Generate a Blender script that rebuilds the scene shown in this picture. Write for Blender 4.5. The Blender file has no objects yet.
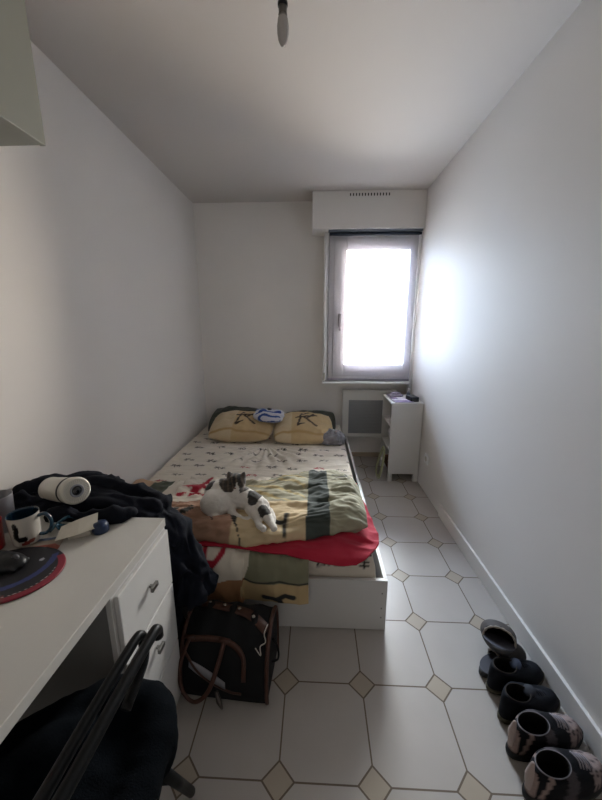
import bpy, bmesh, math, random
import numpy as np
from mathutils import Vector, Matrix
PI = math.pi
SC = bpy.context.scene
COL = SC.collection
random.seed(7)

# ------------------------------------------------------------------ camera
cd = bpy.data.cameras.new('camera'); CAM = bpy.data.objects.new('camera', cd); COL.objects.link(CAM)
cd.sensor_fit = 'VERTICAL'; cd.sensor_height = 36.0; cd.lens = 14.902
cd.clip_start = 0.02
pit, yaw = math.radians(12.56), math.radians(2.443)
F_ = Vector((-math.sin(yaw)*math.cos(pit), math.cos(yaw)*math.cos(pit), -math.sin(pit)))
R_ = Vector((math.cos(yaw), math.sin(yaw), 0)); U_ = R_.cross(F_)
m = Matrix((R_, U_, -F_)).transposed().to_4x4(); m.translation = Vector((0, 0, 1.3834))
CAM.matrix_world = m
SC.camera = CAM

# ------------------------------------------------------------------ colour management and daylight
SC.view_settings.view_transform = 'Standard'
SC.view_settings.look = 'None'
SC.view_settings.gamma = 1.0
SC.view_settings.use_curve_mapping = False
SC.view_settings.exposure = 1.85
SC.cycles.diffuse_bounces = 8; SC.cycles.max_bounces = 14; SC.cycles.transparent_max_bounces = 12
SKY_STRENGTH = 17.0; FILL = 0.5
WORLD = bpy.data.worlds.new('daylight'); SC.world = WORLD; WORLD.use_nodes = True
nt = WORLD.node_tree; nt.nodes.clear()
def N(t, ty, **k):
    n = t.nodes.new(ty)
    for a, b in k.items(): setattr(n, a, b)
    return n
wo = N(nt, 'ShaderNodeOutputWorld'); bg = N(nt, 'ShaderNodeBackground'); tc = N(nt, 'ShaderNodeTexCoord')
sp = N(nt, 'ShaderNodeSeparateXYZ'); nt.links.new(tc.outputs['Generated'], sp.inputs[0])
rz = N(nt, 'ShaderNodeValToRGB'); e = rz.color_ramp.elements
e[0].position = 0.30; e[0].color = (0.80, 0.73, 0.66, 1)
e[1].position = 0.50; e[1].color = (1.0, 0.93, 0.86, 1)
n3 = rz.color_ramp.elements.new(0.62); n3.color = (1.35, 1.32, 1.3, 1)
n4 = rz.color_ramp.elements.new(0.95); n4.color = (2.6, 2.6, 2.65, 1)
mz = N(nt, 'ShaderNodeMapRange'); mz.inputs[1].default_value = -1; mz.inputs[2].default_value = 1
nt.links.new(sp.outputs[2], mz.inputs[0]); nt.links.new(mz.outputs[0], rz.inputs[0])
rx = N(nt, 'ShaderNodeValToRGB'); e = rx.color_ramp.elements
e[0].position = 0.12; e[0].color = (0.14, 0.19, 0.28, 1)
e[1].position = 0.94; e[1].color = (4.6, 3.9, 3.25, 1)
for p_, c_ in ((.24, (.16, .21, .30, 1)), (.40, (.62, .77, 1.0, 1)), (.60, (1.2, 1.2, 1.22, 1)), (.82, (1.9, 1.7, 1.5, 1))):
    q_ = rx.color_ramp.elements.new(p_); q_.color = c_
mx = N(nt, 'ShaderNodeMapRange'); mx.inputs[1].default_value = -1; mx.inputs[2].default_value = 1
nt.links.new(sp.outputs[0], mx.inputs[0]); nt.links.new(mx.outputs[0], rx.inputs[0])
mm = N(nt, 'ShaderNodeMix', data_type='RGBA', blend_type='MULTIPLY'); mm.inputs[0].default_value = 1
nt.links.new(rz.outputs[0], mm.inputs[6]); nt.links.new(rx.outputs[0], mm.inputs[7])
nt.links.new(mm.outputs[2], bg.inputs[0]); bg.inputs[1].default_value = SKY_STRENGTH
nt.links.new(bg.outputs[0], wo.inputs[0])
# sky portal in the window opening (guides sampling only)
pl = bpy.data.lights.new('window_portal', 'AREA'); pl.shape = 'RECTANGLE'; pl.size = 0.8; pl.size_y = 1.3
pl.cycles.is_portal = True
PO = bpy.data.objects.new('window_portal', pl); COL.objects.link(PO)
PO.location = (0.57, 3.45, 1.53); PO.rotation_euler = (-PI/2, 0, 0)

# unseen fill lamp added behind the camera to lift the room's brightness
fl = bpy.data.lights.new('fill_light', 'AREA'); fl.shape = 'RECTANGLE'; fl.size = 1.0; fl.size_y = 2.0
fl.energy = FILL; fl.color = (1.0, .95, .90)
FO = bpy.data.objects.new('fill_light', fl); COL.objects.link(FO)
FO.location = (-.1, -1.46, 1.25); FO.rotation_euler = (PI/2, 0, 0)

# ------------------------------------------------------------------ room dimensions
XL, XR, YB, YF, H = -1.17, 0.944, 3.416, -1.5, 2.52

# ------------------------------------------------------------------ helpers: colours and materials
def lin(h):
    if isinstance(h, str):
        h = h.lstrip('#'); c = [int(h[i:i+2], 16)/255 for i in (0, 2, 4)]
    else: c = list(h)
    return [x/12.92 if x <= .04045 else ((x+.055)/1.055)**2.4 for x in c]
def mat(name, col, rough=.5, metal=0, bump=0, bscale=60, var=0, vscale=8, spec=.5, sheen=0, vcol=False, coat=0, trans=0, ior=1.45, weave=False):
    m = bpy.data.materials.new(name); m.use_nodes = True; t = m.node_tree
    b = t.nodes['Principled BSDF']
    b.inputs['Roughness'].default_value = rough; b.inputs['Metallic'].default_value = metal
    b.inputs['Specular IOR Level'].default_value = spec; b.inputs['Sheen Weight'].default_value = sheen
    b.inputs['Coat Weight'].default_value = coat; b.inputs['Transmission Weight'].default_value = trans
    b.inputs['IOR'].default_value = ior
    c = lin(col) + [1]
    tcn = N(t, 'ShaderNodeTexCoord')
    if vcol:
        a = N(t, 'ShaderNodeAttribute', attribute_name='Col'); src = a.outputs['Color']
    else:
        a = N(t, 'ShaderNodeRGB'); a.outputs[0].default_value = c; src = a.outputs[0]
    nz = N(t, 'ShaderNodeTexNoise'); nz.inputs['Scale'].default_value = vscale; nz.inputs['Detail'].default_value = 5
    t.links.new(tcn.outputs['Object'], nz.inputs['Vector'])
    mr = N(t, 'ShaderNodeMapRange'); mr.inputs[1].default_value = .3; mr.inputs[2].default_value = .7
    mr.inputs[3].default_value = 1-var; mr.inputs[4].default_value = 1+var*.5
    t.links.new(nz.outputs[0], mr.inputs[0])
    vm = N(t, 'ShaderNodeVectorMath', operation='SCALE')
    t.links.new(src, vm.inputs[0]); t.links.new(mr.outputs[0], vm.inputs['Scale'])
    t.links.new(vm.outputs[0], b.inputs['Base Color'])
    if bump:
        n2 = N(t, 'ShaderNodeTexNoise'); n2.inputs['Scale'].default_value = bscale; n2.inputs['Detail'].default_value = 4
        t.links.new(tcn.outputs['Object'], n2.inputs['Vector'])
        bp = N(t, 'ShaderNodeBump'); bp.inputs['Strength'].default_value = bump; bp.inputs['Distance'].default_value = .004
        t.links.new(n2.outputs[0], bp.inputs['Height']); t.links.new(bp.outputs[0], b.inputs['Normal'])
    return m

# ------------------------------------------------------------------ helpers: objects
def setp(o, label=None, cat=None, group=None, kind=None):
    if label: o['label'] = label
    if cat: o['category'] = cat
    if group: o['group'] = group
    if kind: o['kind'] = kind
    return o
def thing(name, label, cat, loc=(0, 0, 0), rz=0, group=None):
    o = bpy.data.objects.new(name, None); COL.objects.link(o)
    o.location = loc; o.rotation_euler = (0, 0, rz); o.empty_display_size = .05
    bpy.context.view_layer.update()
    return setp(o, label, cat, group)
def link(name, me, ma=None, parent=None, smooth=False, autos=None):
    o = bpy.data.objects.new(name, me); COL.objects.link(o)
    if ma is not None: me.materials.clear(); me.materials.append(ma)
    if smooth:
        me.polygons.foreach_set('use_smooth', [True]*len(me.polygons))
    if autos: me.shade_auto(autos) if hasattr(me, 'shade_auto') else None
    if parent: o.parent = parent
    return o
def mesh(name, V, Fc, ma=None, parent=None, smooth=True, cols=None):
    me = bpy.data.meshes.new(name); me.from_pydata([tuple(map(float, v)) for v in V], [], [tuple(map(int, f)) for f in Fc]); me.update()
    if cols is not None: paint(me, cols)
    return link(name, me, ma, parent, smooth)
def paint(me, cols):
    ca = me.color_attributes.new('Col', 'FLOAT_COLOR', 'POINT')
    c = np.ones((len(me.vertices), 4), dtype=np.float32); c[:, :3] = np.asarray(cols)[:, :3]
    ca.data.foreach_set('color', c.ravel())
def bmo(name, bm, ma, parent=None, smooth=False):
    me = bpy.data.meshes.new(name); bmesh.ops.recalc_face_normals(bm, faces=bm.faces[:]); bm.to_mesh(me); bm.free()
    return link(name, me, ma, parent, smooth)
def addbox(bm, x0, x1, y0, y1, z0, z1, bev=0, seg=2, M=None):
    r = bmesh.ops.create_cube(bm, size=1); vs = r['verts']
    for v in vs: v.co = Vector(((x0+x1)/2+v.co.x*(x1-x0), (y0+y1)/2+v.co.y*(y1-y0), (z0+z1)/2+v.co.z*(z1-z0)))
    if bev:
        ed = list({e for v in vs for e in v.link_edges})
        r2 = bmesh.ops.bevel(bm, geom=ed, offset=bev, segments=seg, affect='EDGES', profile=.5)
        vs = list({v for f in r2['faces'] for v in f.verts} | set(v for v in vs if v.is_valid))
    if M is not None:
        for v in vs: v.co = M @ v.co
    return vs
def box(name, x0, x1, y0, y1, z0, z1, ma, parent=None, bev=.003, seg=2, smooth=False):
    bm = bmesh.new(); addbox(bm, x0, x1, y0, y1, z0, z1, bev, seg); return bmo(name, bm, ma, parent, smooth)
def catmull(P, n, closed=False):
    P = [np.array(p, float) for p in P]; out = []
    L = len(P); segs = L if closed else L-1
    for i in range(segs):
        if closed: a, b, c, d = P[(i-1) % L], P[i], P[(i+1) % L], P[(i+2) % L]
        else:
            b, c = P[i], P[i+1]; a = P[i-1] if i > 0 else 2*b-c; d = P[i+2] if i+2 < L else 2*c-b
        for k in range(n):
            t = k/n; out.append(.5*((2*b)+(-a+c)*t+(2*a-5*b+4*c-d)*t*t+(-a+3*b-3*c+d)*t**3))
    if not closed: out.append(P[-1])
    return out
def tube_geo(P, r, seg=10, closed=False, flat=1.0, cap=True):
    P = [Vector(p) for p in P]; n = len(P); V = []; Fc = []
    rr = r if hasattr(r, '__len__') else [r]*n
    up = None
    for i in range(n):
        if closed: T = (P[(i+1) % n]-P[i-1]).normalized()
        else: T = (P[min(i+1, n-1)]-P[max(i-1, 0)]).normalized()
        if up is None:
            up = Vector((0, 0, 1)) if abs(T.z) < .9 else Vector((1, 0, 0))
        A = T.cross(up).normalized(); B = A.cross(T).normalized(); up = B
        for k in range(seg):
            a = 2*PI*k/seg; V.append(P[i]+A*math.cos(a)*rr[i]+B*math.sin(a)*rr[i]*flat)
    for i in range(n if closed else n-1):
        for k in range(seg):
            i2 = (i+1) % n
            Fc.append((i*seg+k, i*seg+(k+1) % seg, i2*seg+(k+1) % seg, i2*seg+k))
    if cap and not closed:
        Fc.append(tuple(range(seg))[::-1]); Fc.append(tuple((n-1)*seg+k for k in range(seg)))
    return V, Fc
def tube(name, P, r, ma, parent=None, seg=10, closed=False, smoothpath=0, flat=1.0):
    if smoothpath: P = catmull(P, smoothpath, closed)
    if hasattr(r, '__len__') and len(r) != len(P): r = np.interp(np.linspace(0, 1, len(P)), np.linspace(0, 1, len(r)), r)
    V, Fc = tube_geo(P, r, seg, closed, flat); return mesh(name, V, Fc, ma, parent)
def lathe(name, prof, ma, parent=None, seg=32, M=None, cols=None):
    V = []; Fc = []; n = len(prof)
    for r, z in prof:
        for k in range(seg):
            a = 2*PI*k/seg; v = Vector((r*math.cos(a), r*math.sin(a), z)); V.append(M @ v if M is not None else v)
    for i in range(n-1):
        for k in range(seg): Fc.append((i*seg+k, i*seg+(k+1) % seg, (i+1)*seg+(k+1) % seg, (i+1)*seg+k))
    Fc.append(tuple(range(seg))[::-1]); Fc.append(tuple((n-1)*seg+k for k in range(seg)))
    return mesh(name, V, Fc, ma, parent, True, cols)
def join_geo(L):
    V = []; Fc = []
    for v, f in L:
        o = len(V); V += list(v); Fc += [tuple(i+o for i in q) for q in f]
    return V, Fc
def sharp(o, ang=35):
    md = o.modifiers.new('split', 'EDGE_SPLIT'); md.split_angle = math.radians(ang); return o
def solid(o, th, off=-1):
    md = o.modifiers.new('thick', 'SOLIDIFY'); md.thickness = th; md.offset = off; return o
# value noise in numpy
_rng = np.random.RandomState(3); _L = _rng.rand(32, 32, 32)
def vn(P):
    P = np.asarray(P, float); i = np.floor(P).astype(int); f = P-i; f = f*f*(3-2*f); i %= 32; j = (i+1) % 32
    x0, y0, z0 = i.T; x1, y1, z1 = j.T; fx, fy, fz = f.T
    c = lambda a, b, d: _L[a, b, d]
    return ((c(x0, y0, z0)*(1-fx)+c(x1, y0, z0)*fx)*(1-fy)+(c(x0, y1, z0)*(1-fx)+c(x1, y1, z0)*fx)*fy)*(1-fz) + \
           ((c(x0, y0, z1)*(1-fx)+c(x1, y0, z1)*fx)*(1-fy)+(c(x0, y1, z1)*(1-fx)+c(x1, y1, z1)*fx)*fy)*fz
def fbm(P, o=3):
    P = np.asarray(P, float); s = 0; a = 1; t = 0
    for k in range(o): s = s+a*vn(P*(2**k)+k*5.3); t += a; a *= .5
    return s/t
def ridge(P, o=3):
    P = np.asarray(P, float); s = 0; a = 1; t = 0
    for k in range(o): s = s+a*(1-np.abs(2*vn(P*(2**k)+k*7.7)-1)); t += a; a *= .5
    return s/t
# patterns: distance to line segments in 2D
def dseg(X, Y, segs):
    d = np.full(X.shape, 9.0)
    for x0, y0, x1, y1 in segs:
        vx, vy = x1-x0, y1-y0; L2 = vx*vx+vy*vy+1e-12
        t = np.clip(((X-x0)*vx+(Y-y0)*vy)/L2, 0, 1); d = np.minimum(d, np.hypot(X-x0-t*vx, Y-y0-t*vy))
    return d
def ink(C, d, w, col, soft=.0015):
    a = np.clip((w-d)/soft+.5, 0, 1)[:, None]; return C*(1-a)+np.array(lin(col))[None]*a
def fillc(C, mask, col):
    C = C.copy(); C[mask] = lin(col); return C
# control-net cloth patch
def patch(name, ctrl, nu, nv, ma, parent=None, colf=None, dispf=None, th=.004):
    """ctrl[row][col] of 3D points, rows along v"""
    rows = [catmull(r, nu) for r in ctrl]; nc = len(rows[0])
    cols_ = [catmull([rows[i][j] for i in range(len(rows))], nv) for j in range(nc)]
    nr = len(cols_[0])
    G = np.array([[cols_[j][i] for j in range(nc)] for i in range(nr)])
    U, V2 = np.meshgrid(np.linspace(0, 1, nc), np.linspace(0, 1, nr))
    du = np.gradient(G, axis=1); dv = np.gradient(G, axis=0); Nn = np.cross(du, dv); Nn /= np.linalg.norm(Nn, axis=2, keepdims=True)+1e-9
    Nn *= np.sign(Nn[:, :, 2].mean()+1e-6)
    if dispf is not None:
        d = dispf(U.ravel(), V2.ravel(), G.reshape(-1, 3)).reshape(nr, nc); G = G+Nn*d[..., None]
    V = G.reshape(-1, 3); Fc = []
    for i in range(nr-1):
        for j in range(nc-1):
            a = i*nc+j; Fc.append((a, a+1, a+nc+1, a+nc))
    c = colf(U.ravel(), V2.ravel(), V) if colf else None
    o = mesh(name, V, Fc, ma, parent, True, c)
    if th: solid(o, th, 0)
    return o
# implicit-looking blob: capsules / ellipsoids fused with a voxel remesh, then displaced and painted
def blob(name, parts, vox, ma, parent=None, smooth_it=6, dispf=None, colf=None):
    bm = bmesh.new()
    for p in parts:
        if p[0] == 'e':     # ellipsoid centre, radii, euler
            _, c, r, *ro = p
            M = Matrix.Translation(c)
            if ro: M = M @ Matrix.Rotation(ro[0][2], 4, 'Z') @ Matrix.Rotation(ro[0][1], 4, 'Y') @ Matrix.Rotation(ro[0][0], 4, 'X')
            M = M @ Matrix.Diagonal((*r, 1))
            bmesh.ops.create_uvsphere(bm, u_segments=24, v_segments=16, radius=1, matrix=M)
        elif p[0] == 'c':   # path of points with radii
            _, P, r = p; P = catmull(P, 4); r = np.interp(np.linspace(0, 1, len(P)), np.linspace(0, 1, len(r)), r)
            for q, rr in zip(P, r): bmesh.ops.create_icosphere(bm, subdivisions=2, radius=rr, matrix=Matrix.Translation(q))
            V, Fc = tube_geo(P, r, 12); vs = [bm.verts.new(v) for v in V]
            for f in Fc: bm.faces.new([vs[i] for i in f])
        elif p[0] == 'b':
            addbox(bm, *p[1:7], bev=p[7] if len(p) > 7 else 0, seg=3)
        elif p[0] == 'g':
            vs = [bm.verts.new(v) for v in p[1]]
            for f in p[2]: bm.faces.new([vs[i] for i in f])
    me = bpy.data.meshes.new(name+'_src'); bm.to_mesh(me); bm.free()
    o = bpy.data.objects.new(name, me); COL.objects.link(o)
    r = o.modifiers.new('r', 'REMESH'); r.mode = 'VOXEL'; r.voxel_size = vox
    s = o.modifiers.new('s', 'SMOOTH'); s.iterations = smooth_it; s.factor = .6
    dg = bpy.context.evaluated_depsgraph_get(); me2 = bpy.data.meshes.new_from_object(o.evaluated_get(dg))
    bpy.data.objects.remove(o); bpy.data.meshes.remove(me); me2.name = name
    n = len(me2.vertices); co = np.empty(n*3); me2.vertices.foreach_get('co', co); co = co.reshape(-1, 3)
    if dispf is not None:
        no = np.empty(n*3); me2.vertices.foreach_get('normal', no); no = no.reshape(-1, 3)
        c2 = co+no*dispf(co, no)[:, None]; me2.vertices.foreach_set('co', c2.ravel())
    me2.update()
    if colf is not None: paint(me2, colf(co))
    return link(name, me2, ma, parent, True)

# ------------------------------------------------------------------ materials
M_wall = mat('wall_paint', '#dedad6', .62, bump=.10, bscale=180, var=.015, vscale=2, spec=.35)
M_wallb = mat('back_wall_paint', '#e6e2de', .6, bump=.35, bscale=90, var=.02, vscale=3)
M_ceil = mat('ceiling_paint', '#c6c1bd', .8, bump=.08, bscale=150)
M_white = mat('white_lacquer', '#cccac7', .35, var=.01)
M_desk = mat('desk_laminate', '#bab7b1', .45, var=.02)
M_carc = mat('grey_carcass', '#7c7b79', .55)
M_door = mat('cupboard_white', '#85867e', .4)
M_steel = mat('brushed_steel', '#8c8a86', .3, 1)
M_blk = mat('black_steel', '#08090a', .42, 0, spec=.2)
M_blackp = mat('black_plastic', '#121317', .4)
M_pvc = mat('white_pvc', '#e6e6e6', .35)
M_cream = mat('cream_plastic', '#c9c4b8', .4)
M_vc = mat('printed_cotton', '#ffffff', .85, vcol=True, bump=.15, bscale=500, var=.04, vscale=20, sheen=.1)
M_fur = mat('cat_fur', '#ffffff', .8, vcol=True, bump=.5, bscale=260, sheen=.3)
M_black_cloth = mat('black_cloth', '#12151f', .9, bump=.3, bscale=400, var=.3, vscale=9, spec=.2)
M_black_wool = mat('black_wool', '#070b10', .95, bump=.5, bscale=300, var=.25, vscale=7, spec=.08)

# floor: octagonal tiles with small square inserts, made from the tile grid itself
def floor_mat():
    m = bpy.data.materials.new('octagon_tiles'); m.use_nodes = True; t = m.node_tree; b = t.nodes['Principled BSDF']
    g = N(t, 'ShaderNodeNewGeometry'); s = N(t, 'ShaderNodeSeparateXYZ'); t.links.new(g.outputs['Position'], s.inputs[0])
    def M2(op, a, b_=None, c=None):
        n = N(t, 'ShaderNodeMath', operation=op)
        for i, v in enumerate((a, b_, c)):
            if v is None: continue
            if isinstance(v, (int, float)): n.inputs[i].default_value = v
            else: t.links.new(v, n.inputs[i])
        return n.outputs[0]
    S = .3
    def cell(o, off):
        u = M2('DIVIDE', M2('SUBTRACT', o, off), S); r = M2('ROUND', u); return M2('SUBTRACT', u, r), r
    fx, ix = cell(s.outputs[0], .496); fy, iy = cell(s.outputs[1], 2.544)
    ax = M2('ABSOLUTE', fx); ay = M2('ABSOLUTE', fy); d = M2('SUBTRACT', M2('ADD', ax, ay), .17)   # <0 inside insert
    inside = M2('LESS_THAN', d, 0)
    g1 = M2('LESS_THAN', M2('ABSOLUTE', d), .013)
    edge = M2('MINIMUM', ax, ay); g2 = M2('MULTIPLY', M2('LESS_THAN', edge, .0085), M2('GREATER_THAN', d, 0))
    grout = M2('MAXIMUM', g1, g2)
    nz = N(t, 'ShaderNodeTexNoise'); nz.inputs['Scale'].default_value = 7; nz.inputs['Detail'].default_value = 6
    t.links.new(g.outputs['Position'], nz.inputs['Vector'])
    wn = N(t, 'ShaderNodeTexWhiteNoise', noise_dimensions='2D'); cb = N(t, 'ShaderNodeCombineXYZ')
    t.links.new(M2('FLOOR', M2('DIVIDE', M2('SUBTRACT', s.outputs[0], .496), S)), cb.inputs[0])
    t.links.new(M2('FLOOR', M2('DIVIDE', M2('SUBTRACT', s.outputs[1], 2.544), S)), cb.inputs[1]); t.links.new(cb.outputs[0], wn.inputs[0])
    def mixc(f, a, b_):
        n = N(t, 'ShaderNodeMix', data_type='RGBA'); t.links.new(f, n.inputs[0])
        for i, v in ((6, a), (7, b_)):
            if isinstance(v, str): n.inputs[i].default_value = lin(v)+[1]
            else: t.links.new(v, n.inputs[i])
        return n.outputs[2]
    base = mixc(nz.outputs[0], '#aca6a0', '#b6b0aa')
    vmul = N(t, 'ShaderNodeVectorMath', operation='SCALE'); t.links.new(base, vmul.inputs[0])
    t.links.new(M2('MULTIPLY_ADD', wn.outputs[0], .05, .96), vmul.inputs['Scale'])
    ins = mixc(nz.outputs[0], '#a39786', '#aea292')
    c = mixc(inside, vmul.outputs[0], ins); c = mixc(grout, c, '#6a5d50')
    t.links.new(c, b.inputs['Base Color'])
    rr = M2('MULTIPLY_ADD', nz.outputs[0], .12, .26); t.links.new(M2('MAXIMUM', rr, M2('MULTIPLY', grout, .8)), b.inputs['Roughness'])
    bp = N(t, 'ShaderNodeBump'); bp.inputs['Strength'].default_value = .5; bp.inputs['Distance'].default_value = .002
    t.links.new(M2('MULTIPLY', grout, -1.0), bp.inputs['Height']); t.links.new(bp.outputs[0], b.inputs['Normal'])
    return m
M_floor = floor_mat()

# ------------------------------------------------------------------ the room
def struct(name, x0, x1, y0, y1, z0, z1, ma, bev=0, label=None):
    o = box(name, x0, x1, y0, y1, z0, z1, ma, None, bev); o['kind'] = 'structure'
    if label: o['label'] = label
    return o
struct('floor', XL-.15, XR+.15, YF-.15, YB+.25, -.1, 0, M_floor)
struct('ceiling', XL-.15, XR+.15, YF-.15, YB+.25, H, H+.1, M_ceil)
struct('wall_left', XL-.15, XL, YF-.15, YB+.25, 0, H, M_wall)
struct('wall_right', XR, XR+.15, YF-.15, YB+.25, 0, H, M_wall)
struct('wall_front', XL, XR, YF-.15, YF, 0, H, M_wall)
# back wall with the window opening cut out
WX0, WX1, WZ0, WZ1 = .12, .925, .86, 2.215
bm = bmesh.new()
addbox(bm, XL, WX0, YB, YB+.25, 0, H); addbox(bm, WX1, XR, YB, YB+.25, 0, H)
addbox(bm, WX0, WX1, YB, YB+.25, 0, WZ0); addbox(bm, WX0, WX1, YB, YB+.25, WZ1, H)
o = bmo('wall_back', bm, M_wallb); o['kind'] = 'structure'
bm = bmesh.new(); addbox(bm, XL+.001, XR-.001, YB-.010, YB-.0005, .0005, .05, .002)
o = bmo('baseboard_back', bm, mat('plinth_tile', '#b5a590', .4)); o['kind'] = 'structure'
# baseboard on the right, ending before the cabinet
bm = bmesh.new(); addbox(bm, XR-.014, XR-.0005, YF, 2.28, .0005, .095, .002)
o = bmo('baseboard_right', bm, M_wall); o['kind'] = 'structure'
# roller shutter housing under the ceiling
o = struct('trim_1', -.036, XR-.0005, 3.175, YB-.0005, 2.22, H-.0005, M_wall, .004)
# window: frame, sash, pane
W = thing('window_1', None, None, (0.52, YB, WZ0)); W['kind'] = 'structure'; W['label'] = 'narrow white framed window behind a sheer roller blind'
def wpart(name, boxes, ma, bev=.004):
    bm = bmesh.new()
    for b in boxes: addbox(bm, b[0]-.52, b[1]-.52, b[2]-YB, b[3]-YB, b[4]-WZ0, b[5]-WZ0, bev)
    return bmo(name, bm, ma, W)
fr = .05
wpart('window_frame', [(WX0, WX0+fr, YB-.145, YB+.07, WZ0, WZ1), (WX1-fr, WX1, YB-.145, YB+.07, WZ0, WZ1),
                       (WX0+fr, WX1-fr, YB-.145, YB+.07, WZ0, WZ0+fr), (WX0+fr, WX1-fr, YB-.145, YB+.07, WZ1-fr, WZ1)], M_pvc)
sx0, sx1, sz0, sz1 = WX0+fr, WX1-fr, WZ0+fr, WZ1-fr
gx0, gx1, gz0, gz1 = .283, .855, 1.017, 2.062
wpart('window_sash', [(sx0, gx0, YB-.15, YB-.09, sz0, sz1), (gx1, sx1, YB-.15, YB-.09, sz0, sz1),
                      (gx0, gx1, YB-.15, YB-.09, sz0, gz0), (gx0, gx1, YB-.15, YB-.09, gz1, sz1)], M_pvc)
def glass_mat():
    m = bpy.data.materials.new('window_glass'); m.use_nodes = True; t = m.node_tree; t.nodes.clear()
    o = N(t, 'ShaderNodeOutputMaterial'); mx = N(t, 'ShaderNodeMixShader'); tr = N(t, 'ShaderNodeBsdfTransparent'); gl = N(t, 'ShaderNodeBsdfGlossy')
    fr = N(t, 'ShaderNodeFresnel'); gl.inputs['Roughness'].default_value = .02; tr.inputs[0].default_value = (.93, .96, .96, 1)
    t.links.new(fr.outputs[0], mx.inputs[0]); t.links.new(tr.outputs[0], mx.inputs[1]); t.links.new(gl.outputs[0], mx.inputs[2]); t.links.new(mx.outputs[0], o.inputs[0])
    return m
wpart('window_pane', [(gx0-.005, gx1+.005, YB-.122, YB-.118, gz0-.005, gz1+.005)], glass_mat(), 0)
wpart('window_handle', [(.215, .245, YB-.158, YB-.150, 1.38, 1.50), (.222, .238, YB-.178, YB-.158, 1.44, 1.46), (.220, .240, YB-.186, YB-.176, 1.34, 1.46)], M_steel, .003)
struct('trim_2', WX0-.045, XR-.0005, YB-.20, YB-.0005, .832, .848, M_pvc, .003, 'white sill board under the window')
bm = bmesh.new()
addbox(bm, WX0-.045, WX0-.005, YB-.14, YB-.0005, .85, 2.219, .003)
o = bmo('trim_3', bm, M_pvc); o['kind'] = 'structure'

# ------------------------------------------------------------------ roller blind
def blind_mat():
    m = bpy.data.materials.new('sheer_blind'); m.use_nodes = True; t = m.node_tree; t.nodes.clear()
    o = N(t, 'ShaderNodeOutputMaterial'); a = N(t, 'ShaderNodeMixShader'); b = N(t, 'ShaderNodeMixShader')
    tr = N(t, 'ShaderNodeBsdfTransparent'); tl = N(t, 'ShaderNodeBsdfTranslucent'); df = N(t, 'ShaderNodeBsdfDiffuse')
    tl.inputs[0].default_value = lin('#7c7680')+[1]; df.inputs[0].default_value = lin('#a8a2a6')+[1]
    a.inputs[0].default_value = .55; t.links.new(tl.outputs[0], a.inputs[1]); t.links.new(df.outputs[0], a.inputs[2])
    b.inputs[0].default_value = .48; t.links.new(tr.outputs[0], b.inputs[1]); t.links.new(a.outputs[0], b.inputs[2]); t.links.new(b.outputs[0], o.inputs[0])
    return m
M_blind = blind_mat(); M_navy = mat('navy_metal', '#2b3444', .35, .3); M_bluegrey = mat('bluegrey_metal', '#6f7683', .4, .2)
bx0, bx1, by = .118, .905, 3.218
T = thing('roller_blind', 'sheer grey roller blind pulled down over the window, dark navy top tube', 'blind', ((bx0+bx1)/2, by, 2.19))
def tbox(T, name, x0, x1, y0, y1, z0, z1, ma, bev=.002):
    l = T.matrix_world.translation
    return box(name, x0-l.x, x1-l.x, y0-l.y, y1-l.y, z0-l.z, z1-l.z, ma, T, bev)
bpy.context.view_layer.update()
V, Fc = tube_geo([(bx0-.52, 0, 0), (.935-.52, 0, 0)], .016, 20)
o = tube('blind_tube', [(bx0-.512, 0, -.005), (.930-.512, 0, -.005)], .015, M_navy, T, 20)
tbox(T, 'head_rail', bx0-.01, .935, by-.022, by+.022, 2.202, 2.218, M_bluegrey)
g = []
for k in range(41):
    pass
nz_, nx_ = 30, 24
V = [((bx0+(bx1-bx0)*i/nx_)-.5115, -.012+.002*math.sin(i*.9)*j/nz_, 2.175-2.19-(2.175-.885)*j/nz_) for j in range(nz_+1) for i in range(nx_+1)]
Fc = [(j*(nx_+1)+i, j*(nx_+1)+i+1, (j+1)*(nx_+1)+i+1, (j+1)*(nx_+1)+i) for j in range(nz_) for i in range(nx_)]
mesh('blind_fabric', V, Fc, M_blind, T, True)
tbox(T, 'bottom_bar', bx0, bx1, by-.018, by-.006, .868, .888, mat('blind_bar', '#8d8890', .5))
# crank rod and pipes
T = thing('shutter_crank_rod', 'thin white crank rod with bent lower end hanging left of the blind', 'rod', (.085, 3.26, .85))
tube('rod', [(0, 0, 1.34), (0, 0, .05)], .006, M_pvc, T, 10)
tube('rod_handle', [(0, 0, .08), (.004, -.012, .06), (.004, -.02, .03), (0, -.012, .012)], .009, M_cream, T, 10, smoothpath=4)
T = thing('wall_pipe', 'white vertical pipe in the corner right of the blind', 'pipe', (.924, 3.222, .55))
tube('pipe_tube', [(0, 0, 1.65), (0, 0, .0)], .0125, M_pvc, T, 16)
for z in (.02,):
    lathe('pipe_clip', [(.0125, -.006), (.0145, -.006), (.0145, .006), (.0125, .006)], M_cream, T, 16, Matrix.Translation((0, 0, z)))
# vent grille on the shutter housing
T = thing('air_vent', 'small slotted air vent in the roller shutter box under the ceiling', 'vent', (.455, 3.175, 2.485))
bm = bmesh.new(); addbox(bm, -.185, .185, -.006, -.0005, -.018, .018, .002); bmo('vent_plate', bm, M_wall, T)
bm = bmesh.new()
for k in range(14): addbox(bm, -.165+k*.0254-.005, -.165+k*.0254+.005, -.0068, -.0055, -.011, .011, .0005)
bmo('vent_slots', bm, mat('slot_dark', '#2e2b29', .8), T)

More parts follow.
